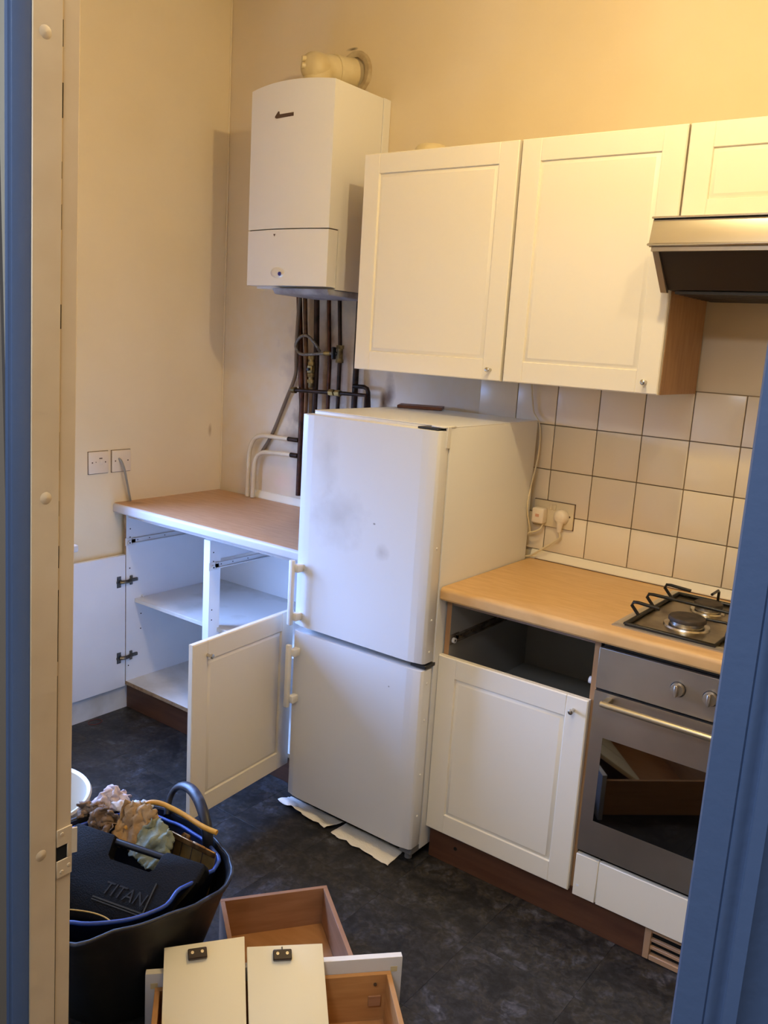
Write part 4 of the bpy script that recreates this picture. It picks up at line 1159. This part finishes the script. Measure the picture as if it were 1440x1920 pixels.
# turn the lettering into meshes of its own
dg = bpy.context.evaluated_depsgraph_get()
for o in (lt, l2_):
    me = bpy.data.meshes.new_from_object(o.evaluated_get(dg)); nm = o.name; mb = o.matrix_basis.copy()
    bpy.data.objects.remove(o)
    q = bpy.data.objects.new(nm, me); COL.objects.link(q); q.parent = cs; q.matrix_basis = mb

# curved strip with a yellow edge
yp = thing('curved_strip', 'black curved strip with thin yellow top edge at the front of the tub', 'strip', (1.38, -1.64, .225))
ypts = smooth_path([(1.27, -1.712, .262), (1.300, -1.684, .266), (1.339, -1.659, .268), (1.380, -1.635, .268), (1.417, -1.622, .266), (1.452, -1.620, .262)], 5)
bm = BM(); V = [[bm.verts.new(p), bm.verts.new(p - Vector((0, 0, .04)))] for p in ypts]
for A, B_ in zip(V, V[1:]): bm.faces.new((A[0], A[1], B_[1], B_[0]))
o = obj('band', bm, M_CASE, yp); md = o.modifiers.new('t', 'SOLIDIFY'); md.thickness = .002
bm = BM(); tube(bm, ypts, .0017, 6, 1, sm=False); obj('yellow_edge', bm, M_YEL, yp)

# stick
bm = BM(); tube(bm, [(1.214, -1.415, .315), (1.219, -1.384, .352), (1.232, -1.360, .372), (1.258, -1.343, .376), (1.300, -1.330, .370), (1.340, -1.322, .363), (1.405, -1.318, .356), (1.445, -1.308, .352)], .0066, 12, 6)
single('bent_stick', bm, M_STICK, 'bent orange-yellow stick lying through the black tub handle', 'stick', angle=60)

# clipboard
ex = Vector((.142, .014, -.004)).normalized(); ey = Vector((.0, -.22, -.95)); ey = (ey - ex * ey.dot(ex)).normalized(); ez = ex.cross(ey)
if ez.y > 0: ez = -ez
CB = Matrix(((ex.x, ey.x, ez.x, 1.330), (ex.y, ey.y, ez.y, -1.356), (ex.z, ey.z, ez.z, .328), (0, 0, 0, 1)))
cb = thing('clipboard', 'brown clipboard with brassy metal clip tucked behind the tool case', 'clipboard', (1.40, -1.38, .26))
lb(cb, 'board', (0, .150, .004, .12, -.004, 0), CB, M_CLIPB)
bm = BM(); box(bm, .0, .151, -.003, .012, 0, .006, bev=.0015, mx=CB); box(bm, .035, .062, -.013, .001, .001, .004, bev=.004, mx=CB); box(bm, .075, .12, -.006, .002, .003, .009, bev=.003, mx=CB); cm = obj('clip', bm, M_CLIPM, cb)
bm = BM(); a = CB @ Vector((.048, -.007, .004)); b = CB @ Vector((.048, -.007, .0046)); cyl(bm, a, b, .0035, 12); obj('clip_hole', bm, M_DARKPRINT, cm)
for x in (.020, .045, .080, .115):
    bm = BM(); tube(bm, [CB @ Vector((x, .008, .008)), CB @ Vector((x - .004, .03, .003)), CB @ Vector((x - .006, .065, .002))], .0009, 6, 3); obj('bright_streak', bm, M_STEELB, cb)  # thin bright streaks running down the board

# rags and gloves : crumpled cloths
def cloth(name, c, ux, uy, lx, ly, m, label, cat, group, seed, amp=.02, drop=.05, n=26, freq=7, th_=.0022):
    ux = Vector(ux).normalized(); uy = Vector(uy); uy = (uy - ux * uy.dot(ux)).normalized(); nn = ux.cross(uy)
    if nn.z < 0: nn = -nn
    bm = BM(); V = []
    for i in range(n + 1):
        row = []
        for j in range(n + 1):
            u, v = i / n * 2 - 1, j / n * 2 - 1
            # soft outline instead of a rectangle
            k_ = 1 + .16 * noise.noise(Vector((u * 1.7 + seed, v * 1.7, seed)))
            p = Vector(c) + ux * (u * lx * k_ * (1 - .12 * v * v)) + uy * (v * ly * k_ * (1 - .12 * u * u))
            q = noise.noise(Vector((u * freq * .26 + seed * 3, v * freq * .12, seed))) * 1.3 + .55 * (1 - abs(noise.noise(Vector((u * freq * .34 + v * .5, v * freq * .16 + seed, seed * 2)))) * 2) + .08 * noise.noise(Vector((u * freq * 1.1, v * freq * 1.1, seed)))
            p += nn * (q * amp) - Vector((0, 0, drop * (u * u + v * v) * .5))
            p += ux * (noise.noise(Vector((v * 4, seed, u * 2))) * amp * .7) + uy * (noise.noise(Vector((u * 5, seed + 9, v))) * amp * .7)
            row.append(bm.verts.new(p))
        V.append(row)
    for i in range(n):
        for j in range(n): bm.faces.new((V[i][j], V[i + 1][j], V[i + 1][j + 1], V[i][j + 1]))
    o = single(name, bm, m, label, cat, group, angle=180)
    mo = o.modifiers.new('thick', 'SOLIDIFY'); mo.thickness = th_
    return o
GR = 'rags and cloths in the black tub'
cloth('rag', (1.092, -1.372, .352), (.85, .50, .12), (-.3, .6, .25), .052, .030, M_RAGP, 'pinkish-white rag on top of the pile, beside the white bucket', 'rag', GR, 1.3, .020, .045)
cloth('rag', (1.105, -1.425, .328), (1, .25, -.10), (.1, .6, .9), .060, .026, M_RAGB, 'dark brown crumpled rag below the pinkish rag', 'rag', GR, 4.1, .020, .02, freq=9)
cloth('rag', (1.185, -1.345, .350), (.9, .3, .10), (-.1, 1, .35), .034, .020, M_RAGW, 'small bluish-white rag behind the tan suede piece', 'rag', GR, 7.7, .008, .02)
cloth('suede_glove', (1.235, -1.398, .326), (.93, .30, -.10), (.06, -.42, -.90), .052, .060, M_LEATHER, 'tan suede work glove hanging behind the tool case handle', 'glove', 'work gloves in the black tub', 2.9, .018, .0, freq=7, th_=.003)
cloth('suede_glove', (1.190, -1.378, .358), (.93, .25, -.08), (-.1, .9, -.10), .055, .024, mat('pale_suede', (198, 182, 166), .85, bump=.4, bump_scale=120), 'pale flattened suede glove lying behind the hanging one', 'glove', 'work gloves in the black tub', 5.6, .012, .02, freq=7, th_=.003)
cloth('rag', (1.155, -1.440, .322), (.9, .1, -.2), (.1, -.55, -.85), .040, .035, M_RAGB, 'brown rag bunched in front, just above the tool case corner', 'rag', GR, 3.3, .018, .01, freq=8)
cloth('rag', (1.315, -1.405, .308), (.95, .05, -.20), (.12, -.60, -.80), .052, .055, M_RAGG, 'pale sage green cloth between the suede glove and clipboard', 'rag', GR, 9.2, .014, .0, freq=6)

# white bucket
bk = thing('bucket', 'white plastic bucket, only its rim showing behind the left door frame', 'bucket', (.872, -1.478, 0))
bm = BM(); lathe(bm, [(.130, .002), (.172, .282), (.183, .284), (.186, .298), (.182, .305), (.172, .300), (.166, .27), (.124, .012)], (.853, -1.494, 0), 56); obj('body', bm, M_BUCKET, bk, angle=40)

# ceiling light (the warm lamps)
cl = thing('ceiling_light', 'two-bulb spotlight bar hanging from the kitchen ceiling', 'ceiling light', (2.39, -1.15, 2.6))
bm = BM(); cyl(bm, (2.39, -1.155, 2.74), (2.39, -1.155, 3.0), .006, 10); lathe(bm, [(.05, 2.975), (.05, 3.0)], (2.39, -1.155, 0), 24); obj('rod', bm, M_STEELB, cl)
bm = BM(); cyl(bm, (2.10, -1.13, 2.735), (2.68, -1.18, 2.745), .008, 10); obj('bar', bm, M_STEELB, cl)
for lx, ly, lz, le in LAMPS:
    bm = BM(); cyl(bm, (lx, ly, lz + .045), (lx, ly, 2.74), .014, 14); obj('lamp_holder', bm, M_PLATE, cl)
M_HL = mat('hall_fill_diffuser', (240, 240, 240), .5)
bm = BM(); lathe(bm, [(.16, 2.7), (.16, 2.66), (.12, 2.63), (.0001, 2.62)], (2.3, -3.1, 0), 28); single('hall_fill_fixture', bm, M_HL, 'unseen round white ceiling fixture, added for the hall fill light', 'ceiling light')  # added fixture for the hall fill, out of view

SPLIT = {'compression_nut', 'screw', 'shelf_stud', 'screw_cap', 'foot', 'shelf_hole', 'side_frame', 'hinge', 'filter_grille'}
def split_islands(o):
    bm = BM(); bm.from_mesh(o.data); bm.verts.ensure_lookup_table()
    seen = set(); isl = []
    for v in bm.verts:
        if v.index in seen: continue
        st_ = [v]; seen.add(v.index); cur = []
        while st_:
            a = st_.pop(); cur.append(a.index)
            for e in a.link_edges:
                b = e.other_vert(a)
                if b.index not in seen: seen.add(b.index); st_.append(b)
        isl.append(set(cur))
    bm.free()
    if len(isl) < 2: return
    src = o.data
    for k_, idx in enumerate(isl):
        b2 = BM(); b2.from_mesh(src); b2.verts.ensure_lookup_table()
        bmesh.ops.delete(b2, geom=[v for v in b2.verts if v.index not in idx], context='VERTS')
        me = bpy.data.meshes.new(o.name.split('.')[0]); b2.to_mesh(me); b2.free()
        for mm in src.materials: me.materials.append(mm)
        if k_ == 0:
            keep = me
        else:
            c = o.copy(); c.data = me; COL.objects.link(c); c.parent = o.parent
    o.data = keep
for o in list(bpy.data.objects):
    if o.type == 'MESH' and o.parent is not None and o.name.split('.')[0] in SPLIT: split_islands(o)
for o in list(bpy.data.objects):
    if '_o' in o.keys(): del o['_o']
